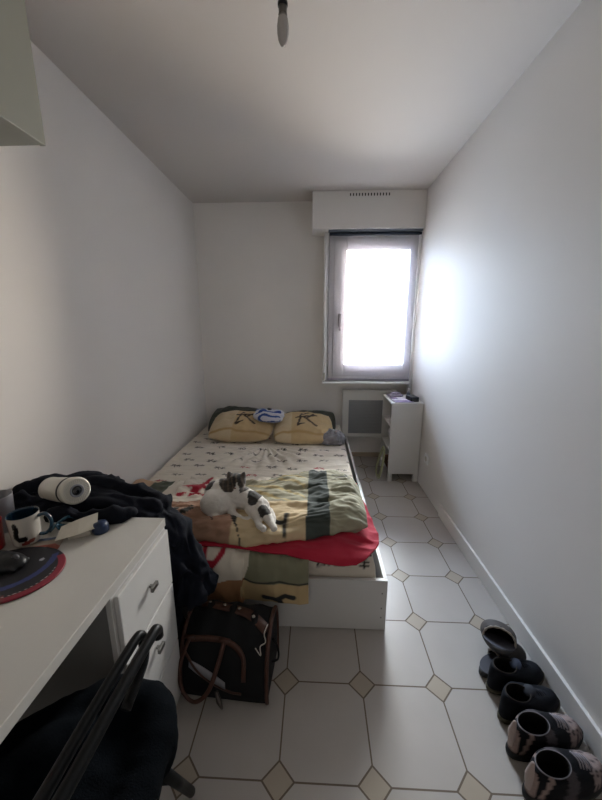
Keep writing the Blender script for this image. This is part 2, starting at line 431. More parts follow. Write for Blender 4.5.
# ------------------------------------------------------------------ radiator
T = thing('wall_heater', 'white panel heater with dark grey grille on the back wall', 'heater', (.53, YB-.05, .245))
M_heat = mat('heater_white', '#dbd9d4', .4); M_grill = mat('heater_grille', '#939496', .6)
bm = bmesh.new()
hx0, hx1 = -.245, .30
addbox(bm, hx0, hx1, -.03, .04, 0, .49, .008)
bmo('heater_body', bm, M_heat, T)
bm = bmesh.new(); addbox(bm, hx0+.065, hx1-.03, -.036, -.029, .045, .40, .003)
g_ = bmo('heater_grille', bm, M_grill, T)
bm = bmesh.new()
for k in range(22): addbox(bm, hx0+.07, hx1-.035, -.0395, -.0355, .052+k*.0155, .056+k*.0155)
bmo('grille_slats', bm, M_grill, g_)
tbox(T, 'top_cover', .285, .83, YB-.09, YB-.012, .735, .748, M_heat)
# ------------------------------------------------------------------ shoe cabinet
CX0, CX1, CY0, CY1, CZ = .668, .937, 2.82, 3.20, .735
T = thing('small_cabinet', 'narrow white open sided cabinet on four legs in the far right corner', 'cabinet', ((CX0+CX1)/2, (CY0+CY1)/2, 0))
tbox(T, 'cabinet_top', CX0-.004, CX1+.004, CY0-.004, CY1, CZ-.016, CZ, M_white)
tbox(T, 'side_panel', CX0, CX1, CY0, CY0+.016, .075, CZ-.0165, M_white)
tbox(T, 'side_panel', CX0, CX1, CY1-.016, CY1, .075, CZ-.0165, M_white)
tbox(T, 'back_panel', CX1-.012, CX1, CY0+.0165, CY1-.0165, .075, CZ-.0165, M_white)
for z in (.075, .29, .51): tbox(T, 'shelf', CX0+.002, CX1-.0125, CY0+.0165, CY1-.0165, z, z+.014, M_white)
for x in (CX0, CX1-.04):
    for y in (CY0, CY1-.04): tbox(T, 'leg', x, x+.04, y, y+.04, 0, .0745, M_white)
# ------------------------------------------------------------------ bed
T = thing('bed', 'low white bed frame with a wide plain foot board', 'bed', (-.415, 2.34, 0))
tbox(T, 'foot_board', -1.165, .336, 1.287, 1.305, .003, .268, M_white)
tbox(T, 'side_rail', .318, .336, 1.3055, YB-.033, .05, .268, M_white)
tbox(T, 'side_rail', -1.165, -1.15, 1.3055, YB-.033, .05, .268, M_white)
tbox(T, 'head_board', -1.149, .3175, YB-.032, YB-.014, .003, .30, M_white)
tbox(T, 'slat_base', -1.149, .3175, 1.3055, YB-.033, .10, .14, M_carc)
for z in (.12, .07, .20): tbox(T, 'screw_cap', .31, .316, 1.2845, 1.2868, z, z+.006, M_carc, 0)
for x in (-1.1, .25):
    for y in (1.35, 3.3): tbox(T, 'leg', x, x+.05, y, y+.05, 0, .0995, M_white)
exec_later = []

# ------------------------------------------------------------------ desk and drawer unit
T = thing('desk', 'long white desk along the left wall with things on its far end', 'desk', (-.84, .2, .72))
tbox(T, 'top_board', XL+.003, -.503, -.75, .987, .722, .75, M_desk, .002)
tbox(T, 'leg_panel', XL+.01, -.53, -.74, -.72, 0, .7215, M_white)
T = thing('drawer_unit', 'white three drawer unit under the far end of the desk', 'drawers', (-.83, .83, 0))
tbox(T, 'carcass', XL+.003, -.523, .683, .983, .02, .7215, M_carc, .001)
tbox(T, 'front_frame', -.5225, -.508, .680, .987, .02, .7215, M_white, .001)
for z0, z1 in ((.505, .712), (.265, .50), (.03, .26)):
    d = tbox(T, 'drawer', -.5075, -.494, .690, .980, z0, z1, M_white, .003)
    zc = (z0+z1)/2+.01
    bm = bmesh.new(); l = Vector((-.83, .83, 0))
    addbox(bm, -.492-l.x, -.480-l.x, .828-l.y, .836-l.y, zc-.004, zc+.004); addbox(bm, -.482-l.x, -.472-l.x, .815-l.y, .849-l.y, zc-.008, zc+.008, .002)
    bmo('drawer_handle', bm, M_steel, d)
# ------------------------------------------------------------------ wall cupboard
T = thing('wall_cupboard', 'white wall cupboard high on the left wall, its door seen from below', 'cupboard', (-.98, .4, 1.92))
kx = -.815
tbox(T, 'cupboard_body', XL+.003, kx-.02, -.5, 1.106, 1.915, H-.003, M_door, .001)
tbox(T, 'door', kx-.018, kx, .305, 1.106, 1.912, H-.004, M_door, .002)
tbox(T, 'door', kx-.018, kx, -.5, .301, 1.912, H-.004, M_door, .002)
# ------------------------------------------------------------------ bulb
T = thing('pendant_bulb', 'bare unlit candle bulb in a socket hanging from the ceiling', 'light bulb', (-.105, 1.20, H))
lathe('ceiling_rose', [(.0, -.022), (.02, -.02), (.032, -.008), (.034, -.001), (0, -.0005)], M_pvc, T, 24)
tube('cord', [(0, 0, -.02), (.002, 0, -.10), (0, 0, -.155)], .003, mat('cord_grey', '#8b8680', .6), T, 8, smoothpath=4)
lathe('socket', [(.004, -.150), (.010, -.153), (.0125, -.165), (.013, -.205), (.0125, -.212), (.010, -.213)], mat('socket_grey', '#7d7770', .5), T, 24)
lathe('socket_ring', [(.0125, -.208), (.015, -.210), (.015, -.217), (.012, -.219)], M_blackp, T, 24)
lathe('bulb_cap', [(.010, -.214), (.0125, -.218), (.0125, -.236), (.0135, -.239)], mat('cap_metal', '#6d6a66', .3, .8), T, 24)
lathe('bulb_glass', [(.012, -.238), (.0155, -.250), (.0180, -.268), (.0175, -.284), (.0145, -.300), (.0085, -.312), (.0, -.316)],
      mat('frosted_glass', '#a8a39f', .12, coat=.8, spec=.7), T, 24)
tube('terminal_loop', [(.012, 0, -.12), (.03, 0, -.135), (.036, 0, -.165), (.03, 0, -.195), (.014, 0, -.19)], .0035, mat('clear_plastic', '#b9b4ae', .15, trans=.4), T, 8, smoothpath=5)
# outlet
T = thing('wall_socket', 'small white wall socket low on the right wall beside the cabinet', 'socket', (XR, 2.64, .30))
tbox(T, 'socket_plate', XR-.012, XR-.0005, 2.60, 2.68, .26, .34, M_pvc, .003)
lathe('socket_well', [(.0, 0), (.022, 0), (.022, .002), (0, .002)], M_cream, T, 24, Matrix.Translation((-.0125, 0, 0)) @ Matrix.Rotation(-PI/2, 4, 'Y'))

# ------------------------------------------------------------------ mattress and printed sheet
CREAM, INK, RED = '#dcd3c4', '#2a2422', '#a3122c'
def glyph(rs, big=False):
    s = rs; g = []
    g.append((-1, .25+s.uniform(-.2, .2), 1, .35+s.uniform(-.2, .2)))
    g.append((s.uniform(-.4, .1), .9, s.uniform(-.5, 0), -.7))
    g.append((s.uniform(-.2, .1), .1, s.uniform(.5, 1), -.75))
    g.append((s.uniform(-.2, 0), .2, -.9, -.6))
    return g
def put_glyph(C, X, Y, cx, cy, sx, sy, rot, w, col, segs, soft=.002):
    r = max(sx, sy)*1.6; k = np.where((abs(X-cx) < r) & (abs(Y-cy) < r))[0]
    if len(k) == 0: return C
    c, s_ = math.cos(rot), math.sin(rot); x = X[k]-cx; y = Y[k]-cy
    lx = (c*x+s_*y); ly = (-s_*x+c*y)
    d = dseg(lx, ly, [(a*sx, b*sy, p*sx, q*sy) for a, b, p, q in segs])
    C[k] = ink(C[k], d, w, col, soft); return C
def grid(nx, ny, f):
    U, V = np.meshgrid(np.linspace(0, 1, nx+1), np.linspace(0, 1, ny+1)); P = f(U.ravel(), V.ravel())
    n = nx+1; Fc = [(j*n+i, j*n+i+1, (j+1)*n+i+1, (j+1)*n+i) for j in range(ny) for i in range(nx)]
    return P, Fc
T = thing('mattress', 'wide low mattress under a cream fitted sheet printed with small brush signs', 'mattress', (-.43, 2.34, .145))
MX0, MX1, MY0, MY1 = -1.146, .288, 1.312, 3.375
bm = bmesh.new(); addbox(bm, MX0+.02+.43, MX1-.02+.43, MY0+.02-2.34, MY1-.02-2.34, 0, .19, .03, 4)
bmo('mattress_core', bm, mat('mattress_white', '#c9c7c4', .9), T, True)
def sheetf(u, v):
    x = MX0+(MX1-MX0)*u; y = MY0+(MY1-MY0)*v**1.3
    dx = np.minimum(x-MX0, MX1-x); dy = np.minimum(y-MY0, MY1-y); d = np.minimum(dx, dy)
    e = np.clip(1-d/.035, 0, 1); z = .372-.13*(1-np.sqrt(np.clip(1-e**2, 0, 1)))
    P = np.stack([x, y, z], 1)
    w = (fbm(P*[5, 9, 1], 3)-.5)*.022+(ridge(P*[2.5, 17, 1]+3, 2)-.6)*.012
    a = np.arctan2(y-2.72, x+.42); r = np.hypot(y-2.72, x+.42)          # creases fanning out from between the pillows
    w += .010*np.sin(a*26+fbm(P*6)*5)*np.exp(-((r-.28)/.22)**2)*(y < 2.75)
    P[:, 2] += w*np.clip(d/.04, 0, 1)
    return P
P, Fc = grid(286, 412, sheetf)
C = np.tile(np.array(lin(CREAM)), (len(P), 1)); X, Y = P[:, 0], P[:, 1]
rs = np.random.RandomState(5)
C = C*(1-.16*np.clip(1-np.abs(((Y+.01*np.sin(X*9)) % .085)-.04)/.003, 0, 1))[:, None]      # faint ruled lines
row = 0; yy = 1.5
while yy < 3.3:
    for kx_ in range(9):
        cx = MX0+.10+kx_*.175+(row % 2)*.07+rs.uniform(-.02, .02); cy = yy+rs.uniform(-.025, .025)
        col = RED if rs.rand() < .22 else INK
        C = put_glyph(C, X, Y, cx, cy, .024, .019, rs.uniform(-.7, .7), .0033, col, glyph(rs), .003)
        C = put_glyph(C, X, Y, cx+.04, cy-.005, .015, .014, rs.uniform(-.7, .7), .0028, col, glyph(rs), .003)
    yy += .125; row += 1
S_ = Y-np.clip(.372-P[:, 2], 0, 1)      # length measured over the edge of the mattress
for cx, cy, s_, segs in ((.045, 1.275, .028, [(-1, -.6, -.6, .3), (-1, -.6, .2, -.5), (.2, -.5, .5, .6), (.5, .6, 1, -.4)]), (.12, 1.262, .02, [(-1, 0, 1, .2)]),
                         (.238, 1.325, .026, [(-.9, .6, .9, .6), (-.9, -.1, .9, -.1), (-.9, .6, -.9, -.1), (0, .6, 0, -.9), (.9, .6, .9, -.1)]),
                         (.232, 1.275, .022, [(-.9, .6, .9, .5), (-.9, -.6, .9, -.6), (0, .9, 0, -.9)])):
    C = put_glyph(C, X, S_, cx, cy, s_, s_, 0, .005, INK, segs, .004)
mesh('fitted_sheet', P-np.array([-.43, 2.34, .145]), Fc, M_vc, T, True, C)

# ------------------------------------------------------------------ pillows
def pillow(name, label, c, size, rot, fabric, front=None, group=None, kink=0, seed=0):
    T = thing(name, label, 'pillow', c, 0, group); L, Wd, Th = size
    n = 56; V = []; cols = []
    R = Matrix.Rotation(rot[2], 3, 'Z') @ Matrix.Rotation(rot[0], 3, 'X') @ Matrix.Rotation(rot[1], 3, 'Y')
    U, W2 = np.meshgrid(np.linspace(-1, 1, n+1), np.linspace(-1, 1, n+1)); u, w = U.ravel(), W2.ravel()
    def side(sg):
        h = np.clip((1-np.abs(u)**2.2)*(1-np.abs(w)**2.2), 0, 1)**.6
        k = 1-.07*np.abs(w)**2; k2 = 1-.07*np.abs(u)**2
        P = np.stack([u*L/2*(1-.10*w**2*u**2), w*Wd/2*(1-.14*w**2*u**2), sg*h*Th/2], 1)
        P[:, 2] += sg*((fbm(P*[9, 11, 1]+seed*3, 3)-.5)*.045+(ridge(P*[9, 6, 3]+seed, 2)-.55)*.028)*np.clip(h*1.4, 0, 1)
        return P
    A, B = side(1), side(-1); m = n+1
    Fc = [(j*m+i, j*m+i+1, (j+1)*m+i+1, (j+1)*m+i) for j in range(n) for i in range(n)]
    V = np.vstack([A, B]); F2 = [tuple(q+m*m for q in f[::-1]) for f in Fc]
    C = np.tile(np.array(lin(fabric)), (len(V), 1))
    if front is not None: C[:m*m] = front(A[:, 0], A[:, 1], C[:m*m])
    V = (np.array(R) @ V.T).T
    o = mesh('pillow_case', V, Fc+F2, M_vc, T, True, C)
    wd = o.modifiers.new('w', 'WELD'); wd.merge_threshold = .002
    pr = []
    for a, b in ((-1, -1), (1, -1), (1, 1), (-1, 1)):
        pr.append(Vector((a*L/2*.99, b*Wd/2*.99, 0)))
    return T
def kanji(side):
    def f(X, Y, C):
        bx = X > .02 if side else X < -10
        C = fillc(C, (X > -.06) & (Y > -.3), '#bfa57c') if not side else fillc(C, X > -.10, '#b99f76')
        C = ink(C, np.abs(Y+.145+.01*np.sin(X*12)), .012, '#a98b5c', .012)
        ox = .04 if not side else .03
        segs = [(-.09, .02, .09, .045), (-.045, .09, -.075, -.11), (-.075, -.11, -.02, -.07), (-.03, .03, .09, -.09), (.02, .09, -.04, .07), (.06, .06, .015, .015)]
        d = dseg(X-ox, Y-.03, segs); return ink(C, d, .0095, '#33291f', .003)
    return f
pillow('pillow', 'beige pillow with dark brush sign, left of the striped cloth', (-.665, 2.905, .487), (.58, .44, .16), (.33, 0, -.03), '#c7b493', kanji(0), 'beige pillows at the head of the bed', seed=1)
pillow('pillow', 'beige pillow with dark brush sign, right of the striped cloth', (-.105, 2.895, .478), (.54, .44, .17), (.33, 0, .03), '#c4b190', kanji(1), 'beige pillows at the head of the bed', seed=2)
pillow('pillow', 'dark olive pillow against the wall behind the left beige pillow', (-.76, 3.17, .46), (.58, .40, .14), (.45, .03, -.02), '#3c4038', None, 'dark pillows against the wall', seed=3)
pillow('pillow', 'dark olive pillow against the wall behind the right beige pillow', (-.06, 3.17, .44), (.54, .38, .13), (.45, -.03, -.03), '#3f4239', None, 'dark pillows against the wall', seed=4)

# striped cloth and grey bag on the bed
def stripes(co):
    C = np.tile(np.array(lin('#c3c4cc')), (len(co), 1)); y, x = co[:, 1], co[:, 0]
    w = (co[:, 1]*.8-co[:, 2]*.6+.006*np.sin(x*40)); C = fillc(C, (np.mod(w, .032) < .012) & (np.abs(x) < .115), '#2b4a8c')
    C = fillc(C, (y > .045) & (x < -.03), '#2f5a9e'); C = fillc(C, (np.hypot(x-.0, y-.07) < .03), '#17171c'); C = fillc(C, (np.hypot(x-.05, y-.055) < .014), '#a02c38')
    C = fillc(C, (y > .05) & (x > .06), '#2c6f93')
    return C
T = thing('striped_cloth', 'folded white and blue striped cloth lying between the two beige pillows', 'cloth', (-.42, 2.90, .565))
blob('folded_cloth', [('e', (0, 0, .02), (.145, .085, .035), (.35, 0, 0)), ('e', (-.06, .05, .045), (.07, .045, .03)), ('e', (.06, .045, .04), (.08, .04, .03)), ('e', (.0, .07, .055), (.03, .025, .025)), ('e', (.03, -.04, 0), (.11, .05, .03))],
     .006, M_vc, T, 5, lambda c, n: (ridge(c*[14, 26, 20], 2)-.6)*.012, stripes)
T = thing('crumpled_bag', 'crumpled grey plastic bag on the bed beside the right beige pillow', 'bag', (.165, 2.76, .375))
blob('bag_film', [('e', (0, 0, .06), (.085, .075, .065)), ('e', (-.05, -.02, .04), (.05, .05, .045)), ('e', (.05, .01, .05), (.05, .055, .05)), ('e', (.0, .03, .10), (.04, .03, .03))],
     .006, mat('grey_film', '#84848c', .3, coat=.4, var=.35, vscale=22), T, 2, lambda c, n: (ridge(c*22, 3)-.6)*.04)

# ------------------------------------------------------------------ duvet
OLIVE, DGREEN, BEIGE, BROWN, WHITE2 = '#99957e', '#3b423d', '#c9b490', '#a07c66', '#d8cfc0'
T = thing('duvet', 'rumpled duvet in beige, olive, brown and red patches folded over the foot of the bed', 'duvet', (-.4, 1.5, .38))
O = np.array([-.4, 1.5, .38]); ctl = lambda R: [[np.array(p)-O for p in r] for r in R]
def colA(u, v, P):
    X, Y, Z = (P+O).T; C = np.tile(np.array(lin(WHITE2)), (len(P), 1))
    right = X > -.30+.02*np.sin(Z*20)
    C = fillc(C, (Y < 1.33) & (Z < .285+.02*np.sin(X*14)) & ~right, '#a0744f')
    C = fillc(C, right, '#7f7d66'); C = fillc(C, right & (Z < .295), '#bfa67c')
    C = ink(C, np.where(right, np.abs(Z-.298-.006*np.sin(X*30)), 9), .005, '#2b2f2a', .004)
    d = dseg(X, Z, [(-.215, .225, -.155, .215), (-.155, .215, -.12, .238), (-.12, .238, -.085, .225), (-.15, .22, -.135, .19)]); C = ink(C, np.where(Y < 1.33, d, 9), .0115, '#26282a', .004)
    d = dseg(X, Z, [(-.07, .17, -.05, .172)]); C = ink(C, np.where(Y < 1.33, d, 9), .004, '#26282a', .004)
    # red brush strokes on the hanging left part
    d = dseg(X, Z, [(-.56, .44, -.50, .31), (-.50, .31, -.40, .41), (-.58, .40, -.44, .38), (-.48, .44, -.47, .34)]); C = ink(C, np.where(Y < 1.34, d, 9), .011, RED, .004)
    C = fillc(C, (X < -.88) & (Y > 1.72), '#4d5443'); C = fillc(C, (X < -1.0) & (Y > 1.5), '#c4a183')
    return C
dA = lambda u, v, G: (fbm((G+O)*[9, 9, 7], 3)-.5)*.03+(ridge((G+O)*[13, 6, 4], 2)-.6)*.03
xs = [-1.13, -.95, -.78, -.60, -.45, -.32, -.30, -.15, -.02]
hem = [.30, .30, .28, .22, .15, .15, .185, .20, .19]; byy = [.0, .0, .0, .0, -.012, -.01, .012, .0, .0]
Ar = [[(x, 2.03 if x > -.7 else 1.98, .385) for x in xs], [(x, 1.85, .425) for x in xs], [(x, 1.6, .43) for x in xs], [(x, 1.38, .43 if x < -.4 else .41) for x in xs],
      [(x, 1.275, .415 if x < -.4 else .395) for x in xs], [(x, 1.238+b, .35) for x, b in zip(xs, byy)], [(x, 1.232+b, (.35+h)/2) for x, h, b in zip(xs, hem, byy)], [(x, 1.236+b, h) for x, h, b in zip(xs, hem, byy)]]
patch('hanging_cover', ctl(Ar), 26, 26, M_vc, T, colA, dA, .006)
def colC(u, v, P): return np.tile(np.array(lin('#a81230')), (len(P), 1))
Cr = [[(-.62, 1.62, .45), (-.3, 1.66, .45), (0, 1.8, .44), (.15, 1.93, .405), (.272, 1.99, .385)],
      [(-.64, 1.45, .455), (-.3, 1.5, .45), (0, 1.6, .44), (.16, 1.7, .42), (.285, 1.75, .39)],
      [(-.66, 1.36, .45), (-.35, 1.38, .45), (0, 1.42, .43), (.17, 1.5, .42), (.312, 1.53, .375)],
      [(-.67, 1.33, .445), (-.38, 1.34, .44), (-.02, 1.34, .42), (.15, 1.34, .41), (.308, 1.40, .375)],
      [(-.68, 1.30, .435), (-.40, 1.30, .435), (-.10, 1.29, .415), (.11, 1.28, .395), (.245, 1.30, .378)],
      [(-.68, 1.27, .432), (-.40, 1.275, .43), (-.14, 1.26, .41), (.09, 1.245, .375), (.19, 1.262, .368)]]
patch('red_lining', ctl(Cr), 26, 22, M_vc, T, colC, lambda u, v, G: (fbm((G+O)*[10, 8, 8]+9, 3)-.5)*.022+(ridge((G+O)*[5, 16, 5]+4, 2)-.6)*(.016+.03*np.clip(u-.85, 0, 1)*4), .008)
def colB(u, v, P):
    X, Y, Z = (P+O).T; C = np.tile(np.array(lin(OLIVE)), (len(P), 1))
    wob = .02*np.sin(X*13)
    front = Y < 1.56+wob+.10*np.clip(X+.1, -.2, .2)
    C = fillc(C, front, BEIGE)
    C = fillc(C, ~front & (np.mod(X*1.2+Y*2.2, .23) < .05) & (X < -.05), '#b5a274')
    C = fillc(C, (X > .075), OLIVE)
    C = fillc(C, (X > -.035) & (X < .078), DGREEN)
    C = fillc(C, (X < -.37) & (Y < 1.60), BROWN)
    C = fillc(C, (X < -.45) & (Y >= 1.58), WHITE2)
    for x0, x1, ya, yb_ in ((-.655, -.635, 1.36, 1.50), (-.60, -.575, 1.38, 1.43), (-.455, -.435, 1.2, 1.40), (-.36, -.325, 1.2, 1.39)): C = fillc(C, (X > x0+.03*np.sin(Y*26)) & (X < x1+.03*np.sin(Y*22)) & (Y < yb_) & (Y > ya), '#33312b')
    d = dseg(X, Y, [(-.66, 1.94, -.70, 1.68), (-.77, 1.79, -.58, 1.81), (-.70, 1.78, -.76, 1.67), (-.69, 1.72, -.60, 1.66)]); C = ink(C, d, .016, RED, .005)
    d = dseg(X, Y, [(-.28, 1.40, -.14, 1.385), (-.13, 1.43, -.135, 1.33)]); C = ink(C, d, .010, '#2c2a26', .004)
    d = dseg(X, Y, [(.11, 1.83, .24, 1.86), (.13, 1.80, .22, 1.82), (.17, 1.88, .2, 1.79)]); C = ink(C, d, .007, '#3c3a30', .004)
    return C
bx_ = [-.80, -.62, -.45, -.25, -.05, .10, .20, .262]
def Brow(ys, zs): return [(x, y, z) for x, y, z in zip(bx_, ys, zs)]
Br = [Brow([1.99, 1.97, 1.95, 1.95, 2.0, 2.0, 1.97, 1.93], [.40, .40, .40, .40, .40, .40, .40, .395]),
      Brow([1.95, 1.93, 1.91, 1.92, 1.97, 1.97, 1.94, 1.90], [.425, .42, .42, .44, .455, .46, .455, .42]),
      Brow([1.80, 1.78, 1.78, 1.80, 1.85, 1.86, 1.84, 1.82], [.44, .435, .44, .48, .50, .505, .50, .45]),
      Brow([1.62, 1.60, 1.60, 1.65, 1.70, 1.72, 1.72, 1.70], [.45, .455, .46, .49, .505, .52, .515, .46]),
      Brow([1.50, 1.48, 1.47, 1.48, 1.54, 1.58, 1.60, 1.60], [.47, .485, .485, .485, .49, .51, .505, .46]),
      Brow([1.42, 1.40, 1.37, 1.37, 1.42, 1.46, 1.50, 1.52], [.51, .52, .51, .50, .50, .51, .50, .46]),
      Brow([1.36, 1.35, 1.33, 1.33, 1.37, 1.41, 1.45, 1.48], [.495, .50, .495, .48, .475, .475, .47, .445]),
      Brow([1.32, 1.31, 1.30, 1.30, 1.345, 1.38, 1.42, 1.46], [.46, .46, .45, .445, .44, .44, .44, .43]),
      Brow([1.35, 1.34, 1.33, 1.33, 1.37, 1.40, 1.44, 1.47], [.44, .44, .435, .43, .425, .425, .425, .42])]
patch('folded_cover', ctl(Br), 24, 22, M_vc, T, colB, lambda u, v, G: (fbm((G+O)*[7, 9, 5], 3)-.5)*.035*np.clip(6*u*(1-u)+.2, 0, 1)+(ridge(np.stack([(G+O)[:, 0]*5+(G+O)[:, 1]*5, (G+O)[:, 1]*17-(G+O)[:, 0]*5, G[:, 2]*4], 1), 3)-.6)*.050*np.clip(5*(1-u)+.15, 0, 1), .008)

# ------------------------------------------------------------------ cat
T = thing('cat', 'white cat with tabby head cap and black patches lying on the duvet', 'cat', (-.36, 1.45, .50))
def catcol(co):
    x, y, z = co.T; C = np.tile(np.array(lin('#d6d0c8')), (len(co), 1)); n = (fbm(co*28, 3)-.5)
    TAB, BLK = '#3a322c', '#26221f'
    hx, hy, hz = co[:, 0]+.032, co[:, 1]-.075, co[:, 2]-.118          # head centre
    hr = np.sqrt(hx**2+hy**2+hz**2); head = (hr < .085) & (hz > -.028)
    # cap over ears, eyes and cheeks, white blaze down the nose and white muzzle
    fx = hx-.012; blaze = (np.abs(fx-.002) < .004+.55*np.clip(.004-hz, 0, .05)) & (hy < .0) & (hz < .016)
    cap = head & (hz > -.022+n*.01) & ~blaze
    C = fillc(C, cap, TAB); C = fillc(C, cap & (np.abs(fx) < .022) & (hz > .012), BLK); C = fillc(C, cap & (np.sin(fx*260+hz*90) > .55), '#5a4c40')
    patchs = [((-.165, .065, .105), (.026, .035, .030)), ((.075, .0, .072), (.040, .045, .05)), ((.135, -.075, .050), (.032, .032, .04)), ((-.0, .02, .075), (.030, .012, .02)), ((-.02, -.085, .02), (.03, .012, .02))]
    for c, r in patchs:
        d = ((x-c[0])/r[0])**2+((y-c[1])/r[1])**2+((z-c[2])/r[2])**2; C = fillc(C, (d+n*1.2 < 1) & ~head, BLK)
    return C
body = [('c', [(-.145, .10, .045), (-.10, .07, .062), (-.02, .045, .055), (.06, .015, .045), (.11, -.02, .04)], [.055, .072, .060, .048, .040]),
        ('e', (-.115, .0, .040), (.078, .075, .068)), ('e', (-.14, .075, .06), (.056, .062, .056)),                    # chest
        ('c', [(-.09, .06, .09), (-.045, .075, .112)], [.040, .032]),     # neck
        ('e', (-.032, .075, .118), (.050, .046, .042)),                   # head
        ('e', (-.026, .036, .106), (.018, .018, .013)),                   # muzzle
        ('e', (-.048, .055, .110), (.022, .02, .018)), ('e', (-.008, .055, .110), (.022, .02, .018)),
        ('c', [(-.12, -.02, .02), (-.10, -.075, .005), (-.05, -.10, .0), (-.015, -.105, .0)], [.034, .022, .016, .017]),   # front legs
        ('c', [(-.05, 0, .03), (-.02, -.05, .012), (.03, -.075, .004), (.055, -.08, .004)], [.026, .018, .014, .015]),
        ('e', (.085, -.02, .03), (.050, .05, .040)),                     # haunch
        ('c', [(.10, -.03, .04), (.135, -.075, .035), (.165, -.115, .018), (.185, -.15, .012)], [.034, .027, .017, .016]),  # hind legs
        ('c', [(.06, -.03, .03), (.10, -.085, .02), (.115, -.13, .012), (.14, -.155, .01)], [.030, .022, .015, .015]),
        ('c', [(.12, .0, .02), (.15, -.02, .02), (.17, -.06, .015), (.18, -.10, .01)], [.015, .013, .012, .009])]   # tail
for sx in (-1, 1):   # ears
    b_ = Vector((-.032+sx*.032, .083, .143)); tip = b_+Vector((sx*.009, .006, .021))
    body.append(('c', [b_, (b_+tip)/2, tip], [.018, .012, .0035]))
blob('body', body, .0045, M_fur, T, 3, lambda c, n: (fbm(c*90, 2)-.5)*.004, catcol)
M_eye = mat('cat_eye', '#1a1d12', .08, coat=.6); M_nose = mat('cat_nose', '#8a5a52', .5)
for sx in (-1, 1):
    bm = bmesh.new(); bmesh.ops.create_uvsphere(bm, u_segments=12, v_segments=8, radius=.0065, matrix=Matrix.Translation((-.030+sx*.020, .0335, .127)))
    bmo('eye', bm, M_eye, T, True)
bm = bmesh.new(); bmesh.ops.create_uvsphere(bm, u_segments=10, v_segments=8, radius=.0045, matrix=Matrix.Translation((-.025, .0185, .111)) @ Matrix.Diagonal((1.2, .7, .8, 1)))
bmo('nose', bm, M_nose, T, True)

# ------------------------------------------------------------------ dark clothes on and behind the desk end
T = thing('dark_clothes', 'heap of black clothes lying over the far end of the desk and hanging down', 'clothes', (-.815, 1.06, .082))
def B_(P): return tuple(np.array(P)-np.array([-.8, 1.06, .1]))
parts = [('c', [B_((-1.13, 1.045, .775)), B_((-.98, 1.045, .765)), B_((-.86, 1.055, .775)), B_((-.70, 1.06, .77)), B_((-.58, 1.06, .745))], [.03, .045, .05, .042, .035]),
         ('c', [B_((-1.12, 1.16, .76)), B_((-.9, 1.17, .78)), B_((-.72, 1.13, .765)), B_((-.56, 1.12, .72))], [.04, .055, .05, .045]),
         ('c', [B_((-.86, .965, .788)), B_((-.76, .955, .788)), B_((-.66, .965, .786)), B_((-.6, .99, .784))], [.012, .015, .015, .012]),
         ('c', [B_((-.60, 1.05, .74)), B_((-.535, 1.06, .66)), B_((-.50, 1.06, .52)), B_((-.455, 1.07, .40)), B_((-.44, 1.07, .37))], [.035, .042, .045, .045, .03]),
         ('c', [B_((-.60, 1.09, .74)), B_((-.51, 1.10, .66)), B_((-.475, 1.11, .52)), B_((-.425, 1.12, .41)), B_((-.41, 1.12, .39))], [.04, .042, .042, .042, .03]),
         ('c', [B_((-.66, 1.07, .73)), B_((-.60, 1.07, .6)), B_((-.57, 1.07, .4)), B_((-.57, 1.07, .15))], [.05, .06, .065, .055]),
         ('c', [B_((-.8, 1.08, .73)), B_((-.78, 1.08, .5)), B_((-.76, 1.08, .16))], [.065, .07, .06]),
         ('c', [B_((-1.0, 1.08, .73)), B_((-1.0, 1.09, .4)), B_((-1.0, 1.09, .16))], [.065, .075, .06])]
def heap_disp(c, n):
    w = c+np.stack([(fbm(c*6, 2)-.5)*.12, (fbm(c*6+4, 2)-.5)*.12, (fbm(c*6+8, 2)-.5)*.12], 1)
    top = np.clip((c[:, 2]-.58)/.06, 0, 1)[:, None]
    f = ridge(w*[26, 26, 5]+2, 2)*(1-top[:, 0])+ridge(w*[6, 24, 20]+8, 2)*top[:, 0]
    return (f-.62)*.062
blob('cloth_heap', parts, .0075, M_black_cloth, T, 1, heap_disp)
# black cable coil
T = thing('cable_coil', 'black coiled cable on the desk by the left wall behind the projector', 'cable', (-1.085, .955, .80))
pts = []
for k in range(60):
    a = k*.42; r = .045+.012*math.sin(k*.9); pts.append((r*math.cos(a)*1.1, r*math.sin(a)*.7, .006+.012*math.sin(k*1.7)+.0004*k))
tube('cable_loops', pts, .0045, M_blackp, T, 6, smoothpath=3)
# ------------------------------------------------------------------ projector
M_prj = mat('projector_shell', '#c9c5ba', .35); M_lens = mat('lens_glass', '#0b0d14', .05, coat=1)
n_ = Vector((.86, -.46, .22)).normalized(); Qp = n_.to_track_quat('Z', 'Y').to_matrix().to_4x4()
T = thing('cylindrical_projector', 'white cylindrical device with a round lens in its front, lying on the black clothes', 'projector', (-.795, .985, .845))
Qp = Qp @ Matrix.Diagonal((.78, .78, .95, 1))
lathe('shell', [(0, -.215), (.030, -.214), (.046, -.206), (.052, -.19), (.054, -.10), (.055, -.045), (.0535, -.043), (.0535, -.039), (.056, -.037), (.058, -.006), (.056, 0), (.052, .001)], M_prj, T, 40, Qp)
lathe('seam_ring', [(.0535, -.050), (.0572, -.049), (.0572, -.0385), (.0535, -.037)], M_blackp, T, 40, Qp)
lathe('front_plate', [(.0, -.004), (.050, -.004), (.054, .0012), (.050, .002), (.026, -.001), (.0, -.001)], M_prj, T, 40, Qp)
bm = bmesh.new()
for ring, cnt in ((.033, 26), (.038, 30), (.043, 34), (.0475, 38)):
    for k in range(cnt):
        a = 2*PI*k/cnt; bmesh.ops.create_cone(bm, cap_ends=True, segments=6, radius1=.0013, radius2=.0013, depth=.001, matrix=Qp @ Matrix.Translation((ring*math.cos(a), ring*math.sin(a), .0022)))
